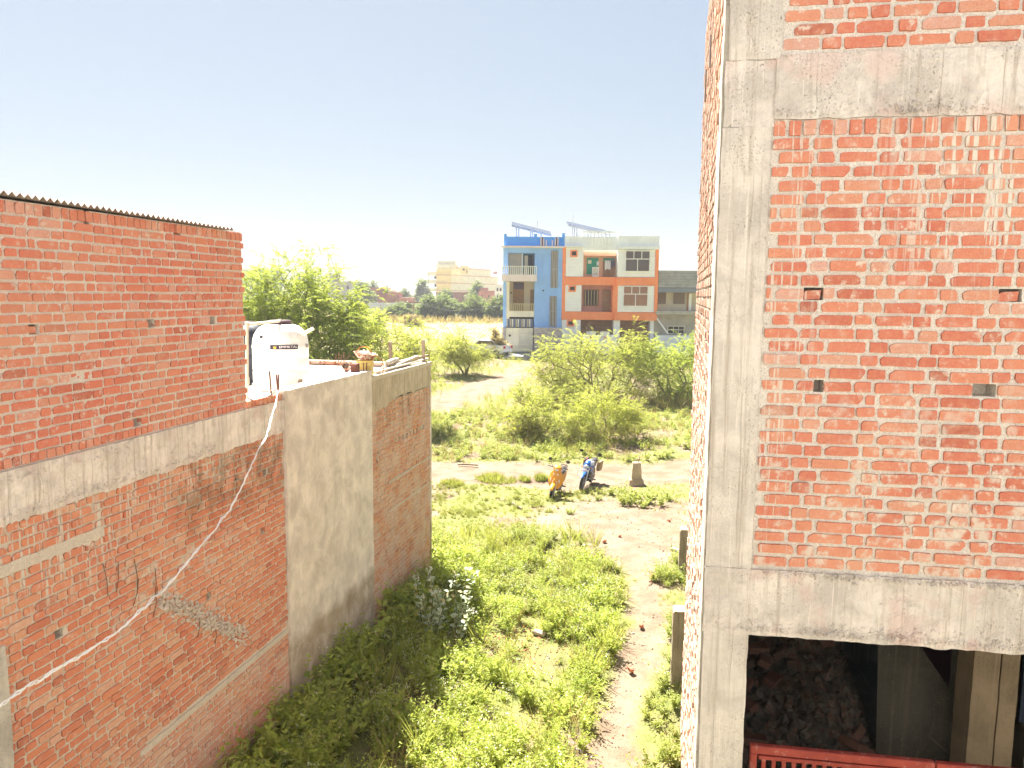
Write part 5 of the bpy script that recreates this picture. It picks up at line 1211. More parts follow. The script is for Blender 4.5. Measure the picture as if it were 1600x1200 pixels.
def motorbike(loc, rz, lean, lb):
    t = thing('motorbike', lb, 'motorbike', loc, None, (lean, 0, rz))
    wheel(t, .66, .30, .085, .225, 6); wheel(t, -.64, .30, .10, .22, 6)
    MB().loft([ell(0, .55, .05, .02, .97), ell(0, .62, .065, .035, .83), ell(0, .645, .07, .04, .66), ell(0, .60, .065, .03, .46), ell(0, .52, .05, .02, .37)]).build('front_mudguard', m_blu, t, True, False)
    for y in (-.09, .09): MB().tube([(.66, y, .30), (.36, y, .98)], .022, 8).build('fork', m_silver, t, True, False)
    MB().loft([ell(0, .82, .05, .06, .52), ell(0, .86, .10, .11, .46), ell(0, .90, .12, .13, .36), ell(0, .94, .09, .09, .26)]).build('headlamp_cowl', m_blu, t, True, False)
    MB().loft([ell(0, .84, .085, .075, .475), ell(0, .84, .06, .05, .53), ell(0, .84, .02, .02, .545)]).build('headlamp', m_glass, t, True, False)
    MB().bbox(.50, .51, -.10, .10, .665, .735, .004).build('number_plate', m_plate, t, world=False)
    MB().loft([ell(0, .80, .07, .06, .28), ell(0, .86, .145, .11, .14), ell(0, .87, .155, .12, -.02), ell(0, .82, .11, .09, -.2)]).build('fuel_tank', m_silver, t, True, False)
    for sg in (-1, 1): MB().loft([ell(0, .74, .012, .06, .36, 8, 2, .13*sg), ell(0, .74, .02, .12, .22, 8, 2, .165*sg), ell(0, .72, .012, .07, .0, 8, 2, .15*sg)]).build('tank_shroud', m_blu, t, True, False)
    MB().loft([ell(0, .80, .10, .04, -.15), ell(0, .80, .13, .05, -.35), ell(0, .85, .12, .05, -.65), ell(0, .88, .07, .03, -.85)]).build('seat', m_seat, t, True, False)
    MB().loft([ell(0, .68, .09, .08, -.2), ell(0, .72, .12, .09, -.5), ell(0, .80, .08, .06, -.85), ell(0, .83, .04, .03, -.98)]).build('side_panels', m_blu, t, True, False)
    MB().loft([ell(0, .42, .12, .16, .28), ell(0, .42, .15, .19, .1), ell(0, .42, .14, .18, -.15), ell(0, .40, .08, .12, -.3)]).build('engine', m_blk, t, True, False)
    MB().tube([(.42, 0, .88), (.12, 0, .55), (-.25, 0, .38)], .03, 8).build('frame', m_blk, t, True, False); MB().tube([(-.64, .09, .30), (-.22, .09, .38)], .025, 8).build('swing_arm', m_blk, t, True, False)
    MB().tube([(.28, -.12, .45), (.2, -.16, .26), (-.3, -.17, .28), (-.85, -.18, .42)], [.022, .022, .03, .05], 10).build('silencer', m_silver, t, True, False)
    for sg in (-1, 1):
        MB().tube([(.31, .03*sg, 1.02), (.27, .2*sg, 1.07), (.20, .36*sg, 1.06)], .014, 8).build('handlebar', m_blk, t, True, False); mirror(t, .25, .22, 1.07, sg)
        MB().loft([ell(0, .80, .03, .025, .40, 8, 2, .16*sg), ell(0, .80, .02, .02, .46, 8, 2, .18*sg)]).build('indicator', flat('amber_lamp%d' % (sg+1), (.55, .20, .03), .3), t, True, False)
    MB().tube([(.30, -.10, .40), (.34, -.30, .42), (.32, -.31, .60), (.28, -.12, .66)], .014, 8).build('leg_guard', m_silver, t, True, False); MB().tube([(.30, .10, .40), (.34, .30, .42), (.32, .31, .60), (.28, .12, .66)], .014, 8).build('leg_guard', m_silver, t, True, False)
    MB().loft([ell(0, .72, .06, .15, -.28, 10, 4, -.25), ell(0, .72, .07, .16, -.5, 10, 4, -.27), ell(0, .72, .06, .15, -.72, 10, 4, -.25)]).build('side_bag', flat('maroon_bag', (.10, .035, .03), .8), t, True, False)
    MB().loft([ell(0, .74, .06, .17, -.26, 10, 3, .25), ell(0, .74, .08, .19, -.48, 10, 3, .28), ell(0, .74, .06, .16, -.72, 10, 3, .25)]).build('side_bag', flat('tan_bag', (.32, .22, .12), .8), t, True, False)
    MB().tube([(-.05, .12, .25), (-.08, .26, .0)], .012, 6).build('side_stand', m_blk, t, True, False); MB().box(-.12, -.05, -.28, .28, .28, .31).build('footpeg', m_blk, t, world=False)
    return t
def park(fn, px, ahead, rz, lean, fx, lb):
    b = gat(*px); c = Vector((b.x - math.cos(rz)*fx, b.y - math.sin(rz)*fx, 0)); c.z = gzz(c.x, c.y) + .0
    return fn(tuple(c), rz, lean, lb)
park(scooter, (861, 780), 0, RAD(254), RAD(-8), .62, 'orange scooter on its side stand on the grass, facing the camera')
park(motorbike, (908, 766), 0, RAD(250), RAD(-9), .66, 'blue and silver motorbike with side bags parked behind the scooter')
# ------------------------------------------------------------------ houses across the waste ground, measured on their street front
HY = 69.0
def hX(px, Y=HY): return atY(px, 460, Y).x
def hZ(py, Y=HY): return atY(900, py, Y).z
def hbox(mb, x0, x1, y0, y1, Y0, Y1):
    """pixel rectangle on the front plane, from depth Y0 to Y1 (relative)"""
    mb.box(hX(x0), hX(x1), HY+Y0, HY+Y1, hZ(y1), hZ(y0)); return mb
def hb(name, mat, parent, *r, **k):
    return hbox(MB(), *r).build(name, mat, parent)
def pnt(name, c, var=.06, rough=.75):
    """wall paint with faint rain streaks"""
    k = NT(name); v = k.pos(); st = k.noise(k.scale(v, (3.2, 3.2, .35)), 1.0, 5, .65); bl = k.noise(v, .8, 4, .6)
    cc = k.mix(k.rng(bl, .35, .65), tuple(x*(1-var) for x in c), tuple(min(1, x*(1+var)) for x in c)); cc = k.mix(k.rng(st, .52, .75, 0, .30), cc, tuple(x*.62 + .03 for x in c))
    k.col(cc); k.rough(rough); return k.m
m_blue = pnt('blue_wall_paint', (.30, .52, .97)); m_blue2 = pnt('strong_blue_paint', (.11, .36, .95)); m_pinkw = pnt('pale_pink_trim', (.80, .68, .66)); m_cream = pnt('cream_paint', (.80, .74, .60)); m_beige = pnt('beige_wall', (.62, .53, .41)); m_dk = pnt('dark_opening', (.045, .035, .03)); m_brown = flat('brown_wood', (.30, .17, .08), .6, 0, .25, 6); m_gate = pnt('cream_gate', (.82, .78, .64)); m_tile = flat('grey_stone_cladding', (.48, .42, .39), .8, 0, .25, 3)
m_orange = pnt('orange_trim', (.97, .30, .12)); m_wtile = flat('white_wall_tile', (.92, .92, .92), .4, 0, .04, 2); m_lgrey = pnt('pale_grey_paint', (.84, .86, .89)); m_peach = pnt('peach_wall', (.82, .47, .32)); m_pinkb = pnt('dusty_pink_wall', (.58, .31, .25)); m_green = pnt('green_door', (.03, .32, .22)); m_frame = pnt('white_frame', (.92, .91, .88)); m_gry = flat('bare_render', (.46, .42, .37), .9, 0, .15, 1.5); m_grey2 = flat('grey_render_lined', (.36, .35, .35), .9, 0, .15, 1.5)
k = NT('window_pane'); k.col((.10, .07, .06)); k.rough(.12); k.b.inputs['Specular IOR Level'].default_value = .6; m_pane = k.m
m_bar = pnt('gold_bars', (.60, .50, .27)); m_palebar = pnt('pale_bars', (.80, .78, .69)); m_solar = flat('solar_cell', (.05, .06, .09), .25, 0, .1, 2, spec=.6); m_steel = flat('galvanised', (.45, .46, .48), .45, .6, .1)
def rail(parent, x0, x1, y0, y1, Y, n, mat, name='balcony_rail'):
    """a rail with its own bars"""
    w = hX(x1)-hX(x0); z0, z1 = hZ(y1), hZ(y0); mb = MB(); a = hX(x0)
    mb.box(a, a+w, HY+Y-.03, HY+Y+.03, z1-.06, z1); mb.box(a, a+w, HY+Y-.03, HY+Y+.03, z0, z0+.05); o = mb.build(name, mat, parent)
    bm = MB().box(-.035, .035, -.02, .02, 0, z1-z0-.11).mesh('bar', mat)
    for i in range(n):
        b = bpy.data.objects.new('bar', bm); COL.objects.link(b); b.parent = o; b.location = (a + .05 + (w-.1)*i/(n-1), HY+Y, z0+.05)
    return o
def window(parent, x0, x1, y0, y1, Y, cols, frame=m_frame, pane=m_pane, fw=.07, name='window'):
    """cols: list of (y split fraction, number of panes) rows"""
    X0, X1, Z0, Z1 = hX(x0), hX(x1), hZ(y1), hZ(y0); mb = MB(); Yf = HY+Y
    for a, b in ((X0, X0+fw), (X1-fw, X1)): mb.box(a, b, Yf-.08, Yf+.02, Z0, Z1)
    zs = [Z1]; 
    for fr_, n in cols: zs.append(zs[-1] - fr_*(Z1-Z0))
    for i, zc in enumerate(zs): 
        c = min(max(zc, Z0+fw/2), Z1-fw/2); mb.box(X0+fw, X1-fw, Yf-.081, Yf+.021, c-fw/2, c+fw/2)
    pn = []
    for i, (fr_, n) in enumerate(cols):
        for j in range(n):
            a = X0+fw+(X1-X0-2*fw)*j/n; b = X0+fw+(X1-X0-2*fw)*(j+1)/n; pn.append((a, b, zs[i+1]+fw/2, zs[i]-fw/2))
            if j: mb.box(a-fw*.4, a+fw*.4, Yf-.07, Yf+.015, zs[i+1]+fw/2, zs[i]-fw/2)
    o = mb.build(name, frame, parent)
    for (a, b, c, d) in pn: MB().box(a+.02, b-.02, Yf-.03, Yf, c, d).build('pane', pane, o)
    return o
gh = gz(hX(880), HY)
# ---- blue house
bh = thing('blue_house', 'narrow three storey blue house with balconies and cream gate', 'house', (hX(832), HY, gh))
mb = MB(); hbox(mb, 835, 878, 387, 552, 0, 9); hbox(mb, 786, 793.5, 387, 441, 0, 1.3); hbox(mb, 786, 791, 441, 552, 0, 1.3); hbox(mb, 793.5, 835, 387, 396, 0, 1.3); hbox(mb, 786, 835, 387, 552, 1.3, 9)
mb.build('wall', m_blue, bh)
hb('parapet', m_blue2, bh, 787.5, 879.5, 370.5, 385, .05, .25); hb('parapet', m_blue2, bh, 787.5, 790, 370.5, 385, .25, 9)
for x0, x1, y in ((787, 791, 366.5), (833.5, 838, 366), (877, 881, 364.5)): hb('parapet_post', m_blue2, bh, x0, x1, y, 385.5, 0, .3)
for x, y in ((843.5, 370), (847.5, 373), (851.5, 376), (861, 376), (865.5, 373), (869.5, 370)): hb('fin', m_pinkw, bh, x, x+1.6, y, 384.5, -.12, .04); 
for x, y in ((845.3, 371), (867.3, 371)): hb('fin', pnt('dark_fin', (.10, .04, .09)), bh, x, x+1.8, y, 384.5, -.10, .04)
hb('cornice', m_pinkw, bh, 783, 880, 385.2, 388, -.45, .3)
# top balcony
hb('balcony_floor', m_pinkw, bh, 784, 838, 431, 440.5, -1.1, 1.3); rail(bh, 784.5, 838, 417, 431, -1.05, 18, m_palebar)
hb('room_wall', m_beige, bh, 793.8, 834.8, 396, 431, 1.2, 1.298); hb('post', m_frame, bh, 814.8, 816.6, 396, 431, .9, 1.1)
hb('door_frame', pnt('teal_frame', (.05, .14, .20)), bh, 817.3, 833.5, 396.5, 431, 1.1, 1.19); hb('door', m_dk, bh, 825.5, 831.8, 399, 431, 1.05, 1.099); hb('door_panel', m_beige, bh, 819.3, 824.5, 399, 431, 1.05, 1.099)
# middle balcony
hb('room_wall', m_beige, bh, 791.2, 834.8, 441, 497, 1.24, 1.298); hb('side_wall', m_cream, bh, 791.1, 796, 441, 499, .05, 1.2)
d = hb('door', m_brown, bh, 802, 819, 441, 487, 1.16, 1.239); hb('transom', pnt('purple_glass', (.10, .08, .12)), d, 803, 818, 442.5, 452.5, 1.12, 1.159)
hb('door', m_brown, bh, 829, 834.5, 453, 487, 1.16, 1.238); hb('balcony_floor', m_cream, bh, 796, 834.8, 487, 496, -.05, 1.2); rail(bh, 796, 834.5, 475, 487, 0, 13, m_bar)
hb('meter_box', m_dk, bh, 797.5, 799.5, 457, 459.5, .9, 1.0); hb('vent', m_dk, bh, 847.5, 850, 453.3, 455.5, -.05, .0)
# street level
hb('dark_recess', m_dk, bh, 791.2, 834.5, 496.2, 552, 1.1, 1.2)
sc_ = hb('screen', pnt('smoked_screen', (.25, .26, .30)), bh, 791, 833.5, 499, 512, .12, .2); 
for i in range(14): hb('screen_strip', [m_palebar, pnt('blue_strip%d' % i, (.14, .18, .34)), m_bar][i % 3], sc_, 791.5 + 3*i, 793 + 3*i, 499.5, 511.5, .06, .115)
g = hb('gate', m_gate, bh, 790.5, 833.5, 513, 550.5, -.08, 0.05)
for y in (513, 520.5, 539.5, 548): hb('gate_rail', m_cream, g, 790.5, 833.5, y, y+1.6, -.16, -.081)
for x in (790.5, 811, 832): hb('gate_stile', m_cream, g, x, x+1.5, 514.6, 550, -.17, -.082)
MB().lathe([(0, 0), (.10, 0), (.10, .04), (0, .05)], (hX(797), HY-.2, hZ(525)), 14, 'y').build('emblem', m_dk, g)
for i in range(9): hb('cladding_course', m_tile, bh, 834.5, 877, 511.5 + i*4.6, 515.7 + i*4.6, -1.2 + .02*(i % 2), -.9)
for i in range(6): hb('cladding_course', m_tile, bh, 785, 789.6, 512 + i*6.4, 517.9 + i*6.4, -.3, .0-.002)
for (x0, x1, y0, y1) in ((860, 871, 392, 450), (859, 870, 463, 510.5)):
    w = window(bh, x0, x1, y0, y1, -.02, [(.5, 2), (.5, 2)], pnt('grey_frame', (.36, .33, .33)), pnt('curtained_pane%d' % x0, (.17, .12, .11)), .06)
    for i in range(4): hb('bar', m_palebar, w, x0 + 2 + i*2.2, x0 + 2.5 + i*2.2, y0+1, y1-1, -.16, -.12)
def solar(parent, x0, x1, yl, yr, Yd, legs):
    A, B_ = Vector((hX(x0), HY+Yd, hZ(yl))), Vector((hX(x1), HY+Yd, hZ(yr))); mb = MB(); d = Vector((0, 2.8, .55))
    V = [A, B_, B_ + d, A + d]; nrm_ = (B_-A).cross(d).normalized()*.14; mb.add(V + [v - nrm_ for v in V], [(0, 1, 2, 3), (7, 6, 5, 4), (0, 4, 5, 1), (1, 5, 6, 2), (2, 6, 7, 3), (3, 7, 4, 0)]); o = mb.build('solar_panel', m_solar, parent)
    MB().beam(A - nrm_*.5 - Vector((0, .03, 0)), B_ - nrm_*.5 - Vector((0, .03, 0)), .05, .09).build('panel_frame', m_steel, o)
    for x in legs:
        f_ = (x-x0)/(x1-x0); p = A.lerp(B_, f_) + Vector((0, .5, .0)); MB().beam((p.x, p.y, hZ(388)), p, .09).build('panel_leg', m_steel, o)
solar(bh, 799, 862, 349, 364.5, 2.0, (806, 810, 829, 832, 846))
# ---- white and orange house
wh = thing('white_house', 'three storey white house with orange frame and open balconies beside the blue house', 'house', (hX(952), HY, gh))
hb('wall', m_wtile, wh, 878.5, 1026.5, 369, 552, 1.4, 9)
hb('parapet', m_lgrey, wh, 881, 963, 369.5, 386, .0, .2); hb('parapet', m_lgrey, wh, 963.2, 1027, 368.5, 384, -.25, .2); hb('parapet_band', m_lgrey, wh, 911, 963, 386, 391, .02, .22); hb('cornice', m_lgrey, wh, 963, 1027.5, 383.8, 389, -.5, .3); hb('cornice', m_lgrey, wh, 881, 911, 384.3, 386.4, -.35, .3)
for i in range(6): hb('flute', m_frame, wh, 923 + 5*i, 925 + 5*i, 371.5, 382.5, -.06, -.001)
hb('pergola_beam', m_lgrey, wh, 907, 969, 360, 363.6, .3, .6)
for x in (907, 920.5, 926, 932, 938, 944, 949.5, 965): hb('pergola_post', m_lgrey, wh, x, x + (4 if x in (907, 965) else 1.9), 363.6, 369.4, .32, .58)
def strip(name, mat, *r): return hb(name, mat, wh, *r)
strip('orange_pilaster', m_orange, 878, 883, 385.5, 499.5, -.05, 1.4); strip('orange_pilaster', m_orange, 1021.8, 1026.8, 389, 499.5, -.3, 1.4); strip('orange_pilaster', m_orange, 957, 964.5, 445, 487, -.28, 1.4)
strip('orange_band', m_orange, 878.2, 962, 432.5, 445.2, -.08, 1.4); strip('orange_band', m_orange, 961.8, 1026.6, 432.7, 445.4, -.32, 1.4); strip('orange_band', m_orange, 877.8, 960, 487, 499.5, -.08, 1.4); strip('orange_band', m_orange, 959.8, 1026.4, 487.2, 499.7, -.32, 1.4)
# white tiled panels with courses
def tiles(x0, x1, y0, y1, Y, rows):
    for i in range(rows):
        a = y0 + (y1-y0)*i/rows; b = y0 + (y1-y0)*(i+1)/rows - .15; hb('tile_course', m_wtile, wh, x0, x1, a, b, Y + .012*(i % 2), 1.39)
tiles(883.2, 910.5, 386.6, 432.3, 0, 9); tiles(882.8, 908.5, 445.4, 486.8, 0, 8); tiles(963.4, 1021.6, 389.2, 432.4, -.22, 8); tiles(964.6, 1021.6, 445.6, 486.8, -.22, 8); tiles(878.6, 908, 499.7, 552, 0, 9)
for (x0, x1, y0, y1) in ((890, 901, 391, 401.5), (888.3, 899.5, 446, 456), (886.5, 898, 499.9, 509.8)):
    f_ = hb('window_frame', m_orange, wh, x0, x1, y0, y1, -.14, -.002); hb('pane', m_dk, f_, x0+2.2, x1-2, y0+2.2, y1-2.4, -.16, -.141)
hb('recess_wall', m_peach, wh, 910.6, 963.2, 391, 432.4, 1.2, 1.39); hb('recess_wall', m_pinkb, wh, 908.6, 957, 445.3, 486.8, 1.2, 1.39)
hb('ceiling_beam', m_peach, wh, 910.6, 963.2, 391.2, 399, .5, 1.19)
d = hb('door', m_green, wh, 918, 936, 402, 428, 1.1, 1.19); hb('poster', m_cream, d, 919.5, 925, 405.5, 411, 1.05, 1.09)
d = hb('door', m_brown, wh, 943.5, 961.5, 402, 432.3, 1.1, 1.19); hb('transom', m_green, d, 944, 961, 402.3, 407.3, 1.06, 1.099)
w = hb('window', m_brown, wh, 914, 938, 452, 478.5, 1.1, 1.19)
for i in range(5): hb('grille_bar', m_bar, w, 916 + 4.7*i, 916.9 + 4.7*i, 453.5, 477, 1.02, 1.06)
hb('pane', m_dk, w, 915.3, 936.7, 453.3, 477.2, 1.07, 1.099)
d = hb('door', m_brown, wh, 943, 956.8, 452, 486.8, 1.1, 1.19)
for y in (453.5, 461.5, 474): hb('door_panel', flat('tan_panel', (.30, .19, .09)), d, 945, 955.5, y, y + (5.5 if y < 460 else 10.5), 1.05, 1.099)
window(wh, 974.5, 1013.5, 390.8, 424, -.3, [(.40, 3), (.60, 2)]); window(wh, 972.5, 1012, 445.8, 478, -.3, [(.40, 3), (.60, 2)], pane=pnt('blind_pane', (.36, .19, .13)))
for x0, x1 in ((908, 959.5), (970, 1017)):
    g = hb('shutter_gate', m_brown, wh, x0, x1, 499.9, 552, .9, 1.1); n = 9
    for i in range(n): hb('gate_slat', flat('gate_slat', (.26, .15, .07)), g, x0 + .5, x1 - .5, 501 + 5.6*i, 504 + 5.6*i, .84, .899)
    for i in range(5): hb('gate_upright', flat('gate_upright', (.30, .18, .08)), g, x0 + 1 + (x1-x0-3)*i/4, x0 + 2 + (x1-x0-3)*i/4, 500.5, 551, .80, .839)
strip('column', m_wtile, 959.6, 969.8, 499.8, 552, -.05, 1.39); strip('column', m_wtile, 1017.2, 1023, 499.8, 552, -.05, 1.39)
bw = hb('boundary_wall', m_frame, wh, 909, 959.5, 521.5, 552, -1.6, -1.4)
for x in (915, 936.5): hb('merlon', m_frame, bw, x, x + 14, 516.3, 521.4, -1.6, -1.4); hb('tile_panel', m_peach, bw, x+4.5, x + 9, 523.5, 527, -1.63, -1.601)
solar(wh, 889.5, 953, 347.5, 361.5, 2.0, (896, 899, 903, 921, 930))
for (x, y0, y1) in ((895, 333, 350), (839, 341, 352), (884, 358, 372), (1019, 364, 370)): MB().tube([(hX(x), HY+1.9, hZ(y1)), (hX(x+1.2 if y1 < 365 else x), HY+1.9, hZ(y0))], .03, 5).build('antenna', m_steel, wh if x > 880 else bh)
# things on the balconies
o = MB(); hbox(o, 926, 936.5, 416.5, 431.8, .75, 1.05); o = o.build('air_cooler', m_frame); tag(o, 'white air cooler on the top balcony of the white house', 'air cooler')
for i in range(6): hb('louvre', m_gry, o, 927.2, 935.3, 418 + 2*i, 418.9 + 2*i, .70, .749)
def cloth(name, lb, x0, x1, y0, y1, mat, Y):
    mb = MB(); n = 10; V = []
    for j in range(5):
        for i in range(n+1):
            V.append((hX(x0 + (x1-x0)*i/n), HY + Y + .05*math.sin(i*1.6 + j*.3), hZ(y0 + (y1-y0)*j/4 + (1.0*math.sin(i*.9) if j == 4 else 0))))
    for j in range(4):
        for i in range(n): V  # faces below
    F = [(j*(n+1)+i, (j+1)*(n+1)+i, (j+1)*(n+1)+i+1, j*(n+1)+i+1) for j in range(4) for i in range(n)]
    b = len(V); V += [(x, y+.03, z) for (x, y, z) in V]; F += [tuple(b + q for q in f[::-1]) for f in F]
    tag(mb.add(V, F).build(name, mat), lb, 'laundry', 'washing on the white house balcony')
cloth('towel', 'white towel hung before the brown door of the top balcony', 945.5, 954.5, 406.5, 420, pnt('towel_white', (.66, .64, .66)), .7)
cloth('shirt', 'dark garment hung right of the white towel', 955, 961, 406, 416, pnt('shirt_dark', (.10, .10, .16)), .72); cloth('cloth', 'small white cloth hung between the two doors', 932.5, 936.5, 407.5, 414, pnt('cloth_white', (.68, .68, .70)), .7)
tag(MB().tube([(hX(938), HY+.7, hZ(406.5)), (hX(962), HY+.7, hZ(405.5))], .02, 5).build('clothes_line', m_steel), 'thin line carrying the washing on the top balcony', 'clothes line')
# ---- grey unfinished house
gr = thing('grey_house', 'plain grey two storey house right of the white and orange house', 'house', (hX(1058), HY, gh))
for i in range(6): hb('cladding_course', m_grey2, gr, 1027.5, 1110, 421.5 + 4.5*i, 425.6 + 4.5*i, -.3 + .03*(i % 2), 8)
hb('fascia', pnt('blue_grey', (.22, .24, .28)), gr, 1027.4, 1110, 448.6, 455.5, -.34, 8); hb('wall', m_beige, gr, 1027.3, 1110, 455.5, 484.5, .8, 8); hb('balcony_slab', m_gry, gr, 1024, 1110, 484.5, 490, -.4, 8); hb('wall', m_gry, gr, 1023, 1110, 490, 552, .5, 8)
for x0, x1 in ((1028, 1043), (1055.5, 1072.5)): f_ = hb('window_frame', m_gry, gr, x0-.5, x1+.5, 455.6, 474, .68, .78); hb('pane', flat('brown_pane', (.20, .13, .09), .4), f_, x0, x1, 456, 473.4, .64, .679)
hb('door', flat('orange_wood', (.42, .20, .06)), gr, 1077, 1084, 456, 484, .66, .79)
window(gr, 1046, 1073, 508, 520.5, .42, [(.5, 3), (.5, 3)], m_cream, m_dk, .06); MB().beam((hX(1024.5), HY-.2, hZ(493)), (hX(1044), HY-.6, hZ(520)), .12).build('leaning_pole', m_frame, gr)
hb('boundary_wall', m_lgrey, gr, 1024, 1110, 522, 552, -.8, -.6)
hb('chimney_post', m_frame, gr, 1079, 1083.5, 457, 484, .6, .65)
# pavement in front, ramp, parked car
p = [(hX(793), HY-.2), (hX(1030), HY-.2), (hX(1030), HY-4.2), (hX(795), HY-4.2)]
tag(MB().box(hX(792), hX(1110), HY-4.5, HY-.1, gz(hX(880), HY-3)-.5, gz(hX(880), HY-3)+.16).build('pavement', flat('grey_paving', (.26, .26, .28), .9, 0, .1, 2)), 'raised grey pavement before the houses', kind='structure')
r0 = gz(hX(790), HY-4)
MB_ = MB().add([(hX(786), HY-4.6, r0-.1), (hX(800), HY-4.6, r0-.1), (hX(796), HY-.6, r0+.55), (hX(789), HY-.6, r0+.55), (hX(786), HY-4.6, r0-.5), (hX(800), HY-4.6, r0-.5), (hX(796), HY-.6, r0-.5), (hX(789), HY-.6, r0-.5)], [(0, 1, 2, 3), (0, 4, 5, 1), (1, 5, 6, 2), (2, 6, 7, 3), (3, 7, 4, 0)])
tag(MB_.build('ramp', m_frame), 'pale sloping ramp at the left end of the pavement', 'ramp')
def car(c, rz, lb):
    t = thing('parked_car', lb, 'car', c, None, (0, 0, rz)); m_car = flat('white_car_paint', (.72, .72, .72), .25, 0, .02, spec=.6)
    pr = [(-1.95, .45), (-1.95, .85), (-1.85, .98), (-1.25, 1.02), (-.75, 1.42), (.55, 1.45), (1.05, 1.05), (1.75, .92), (1.95, .75), (1.95, .40), (1.6, .26), (-1.6, .26)]
    MB().loft([[(x, y, z) for x, z in pr] if abs(y) < .7 else [(x*.985, y, .26 + (z-.26)*.98 if z < 1.1 else z-.05) for x, z in pr] for y in (-.80, -.68, .68, .80)]).build('body', m_car, t, True, False)
    gl = [(-1.18, 1.05), (-.76, 1.36), (.50, 1.38), (.92, 1.05)]
    for y in (-.81, .81): MB().add([(x, y, z) for x, z in gl] + [(x, y*.97, z) for x, z in gl], [(0, 1, 2, 3), (0, 4, 5, 1), (1, 5, 6, 2), (2, 6, 7, 3), (3, 7, 4, 0)]).build('side_window', m_pane, t, world=False)
    MB().add([(-1.28, -.66, 1.04), (-1.28, .66, 1.04), (-.80, .62, 1.42), (-.80, -.62, 1.42)], [(0, 1, 2, 3)]).build('rear_window', m_pane, t, world=False)
    for y in (-.62, .62): MB().box(-1.97, -1.93, y-.14, y+.14, .74, .95).build('tail_light', flat('red_lamp', (.45, .02, .02), .3), t, world=False)
    for x in (-1.25, 1.25):
        for y in (-.74, .74):
            w = MB().lathe([(.0, -.09), (.20, -.09), (.30, -.08), (.30, .08), (.20, .09), (0, .09)], (x, y, .30), 20, 'y').build('wheel', m_tyre, t, True, False); MB().lathe([(0, -.1), (.18, -.1), (.18, .1), (0, .1)], (x, y, .30), 14, 'y').build('rim', m_rim, w, True, False)
q = gat(762, 563); car((q.x, 66.5, gz(q.x, 66.5)), RAD(150), 'white parked car half hidden by the small round tree')
# ------------------------------------------------------------------ far edge of the field: village houses, hotel, trees, poles
def fb(name, mat, parent, x0, x1, y0, y1, Y, dep=8.0, dy=0.0):
    A, B_ = atY(x0, 460, Y), atY(x1, 460, Y); return MB().box(A.x, B_.x, Y+dy, Y+dep, atY(x0, y1, Y).z, atY(x0, y0, Y).z).build(name, mat, parent)
def fthing(name, lb, cat, x, y, Y, group=None): p = atY(x, y, Y); return thing(name, lb, cat, (p.x, Y, p.z), group)
m_y1 = pnt('yellow_wash', (.62, .50, .22)); m_y2 = pnt('pale_cream_wash', (.58, .56, .44)); m_fb = flat('village_brick', (.32, .14, .10), .9, 0, .2, .4); m_fg = flat('village_grey', (.34, .33, .34), .9, 0, .15, .4); m_fw = flat('village_white', (.58, .57, .56), .9, 0, .1, .4)
m_trim = pnt('rose_trim', (.48, .30, .22))
ht = fthing('hotel_building', 'long pale yellow hotel with roof lettering far beyond the field', 'building', 720, 478, 285)
Y = 285
# long side recedes to the right
def side_box(name, mat, xa, xb, yt, yb_, Ya, Yb, dep=14, off=0.0):
    A, B_ = atY(xa, 460, Ya), atY(xb, 460, Yb); za, zb = atY(xa, yt, Ya).z, atY(xa, yb_, Ya).z; d = Vector((-.35, dep, 0)); o = Vector((0, -off, 0))
    A = A + o; B_ = B_ + o; V = [(A.x, A.y, zb), (B_.x, B_.y, zb), (B_.x, B_.y+dep, zb), (A.x, A.y+dep, zb)]; V += [(x, y, za) for x, y, _ in V]
    return MB().add(V, [(0, 3, 2, 1), (4, 5, 6, 7), (0, 1, 5, 4), (1, 2, 6, 5), (2, 3, 7, 6), (3, 0, 4, 7)]).build(name, mat, ht)
side_box('wall', m_y2, 705, 777, 430, 482, 285, 320); fb('wall', m_y1, ht, 682, 705, 420, 482, 285.0, 14, .02)
side_box('upper_storey', m_y2, 705, 765, 417.5, 430, 285, 314, 13); fb('stair_tower', m_y2, ht, 684, 711, 407.5, 420, 285.2, 9)
fb('tower_cap', m_y2, ht, 682, 713, 413, 417, 285, 9, -.6)
for y in (429, 441.5, 453.5): side_box('floor_band', m_trim, 704.6, 777.4, y, y + 1.3, 285, 320, 14, .35); fb('floor_band', m_trim, ht, 681.6, 705.2, y, y + 1.3, 285, 14, -.35)
side_box('roof_band', m_trim, 704.6, 765.5, 417, 418.6, 285, 314, 13, .35)
for y in (424.5, 437.3, 450): fb('balcony', m_y2, ht, 668, 682, y, y + 5.5, 286, 6)
for y in (431, 443.5): fb('balcony_window', m_dk, ht, 678.5, 681.8, y, y + 5, 285.6, 1); fb('balcony_column', m_y2, ht, 668.3, 669.6, y - 2, y + 8, 286, 1)
fb('roof_turret', m_y1, ht, 719, 731, 415.5, 427, 284, 6); fb('turret_window', m_dk, ht, 722.7, 726, 419.8, 422.5, 283.8, .5); fb('turret_door', m_brown, ht, 728.8, 730.2, 421, 427, 283.8, .5)
V, F = curve_text('YASORRUJ', 1.9, m_fg, 'roof_lettering')
A = atY(739, 410.5, 287); hd = math.atan2(12, 8.6); xs_ = [v[0] for v in V]; w_ = max(xs_) - min(xs_)
V3 = [(A.x + v[0]/w_*7.6, 287 + (v[0]/w_)*9.0, A.z + v[1]*.75) for v in V]; b = len(V3)
MB().add(V3 + [(x, y+.12, z) for x, y, z in V3], F + [tuple(b+i for i in f[::-1]) for f in F]).build('roof_lettering', flat('lilac_sign', (.40, .38, .46)), ht)
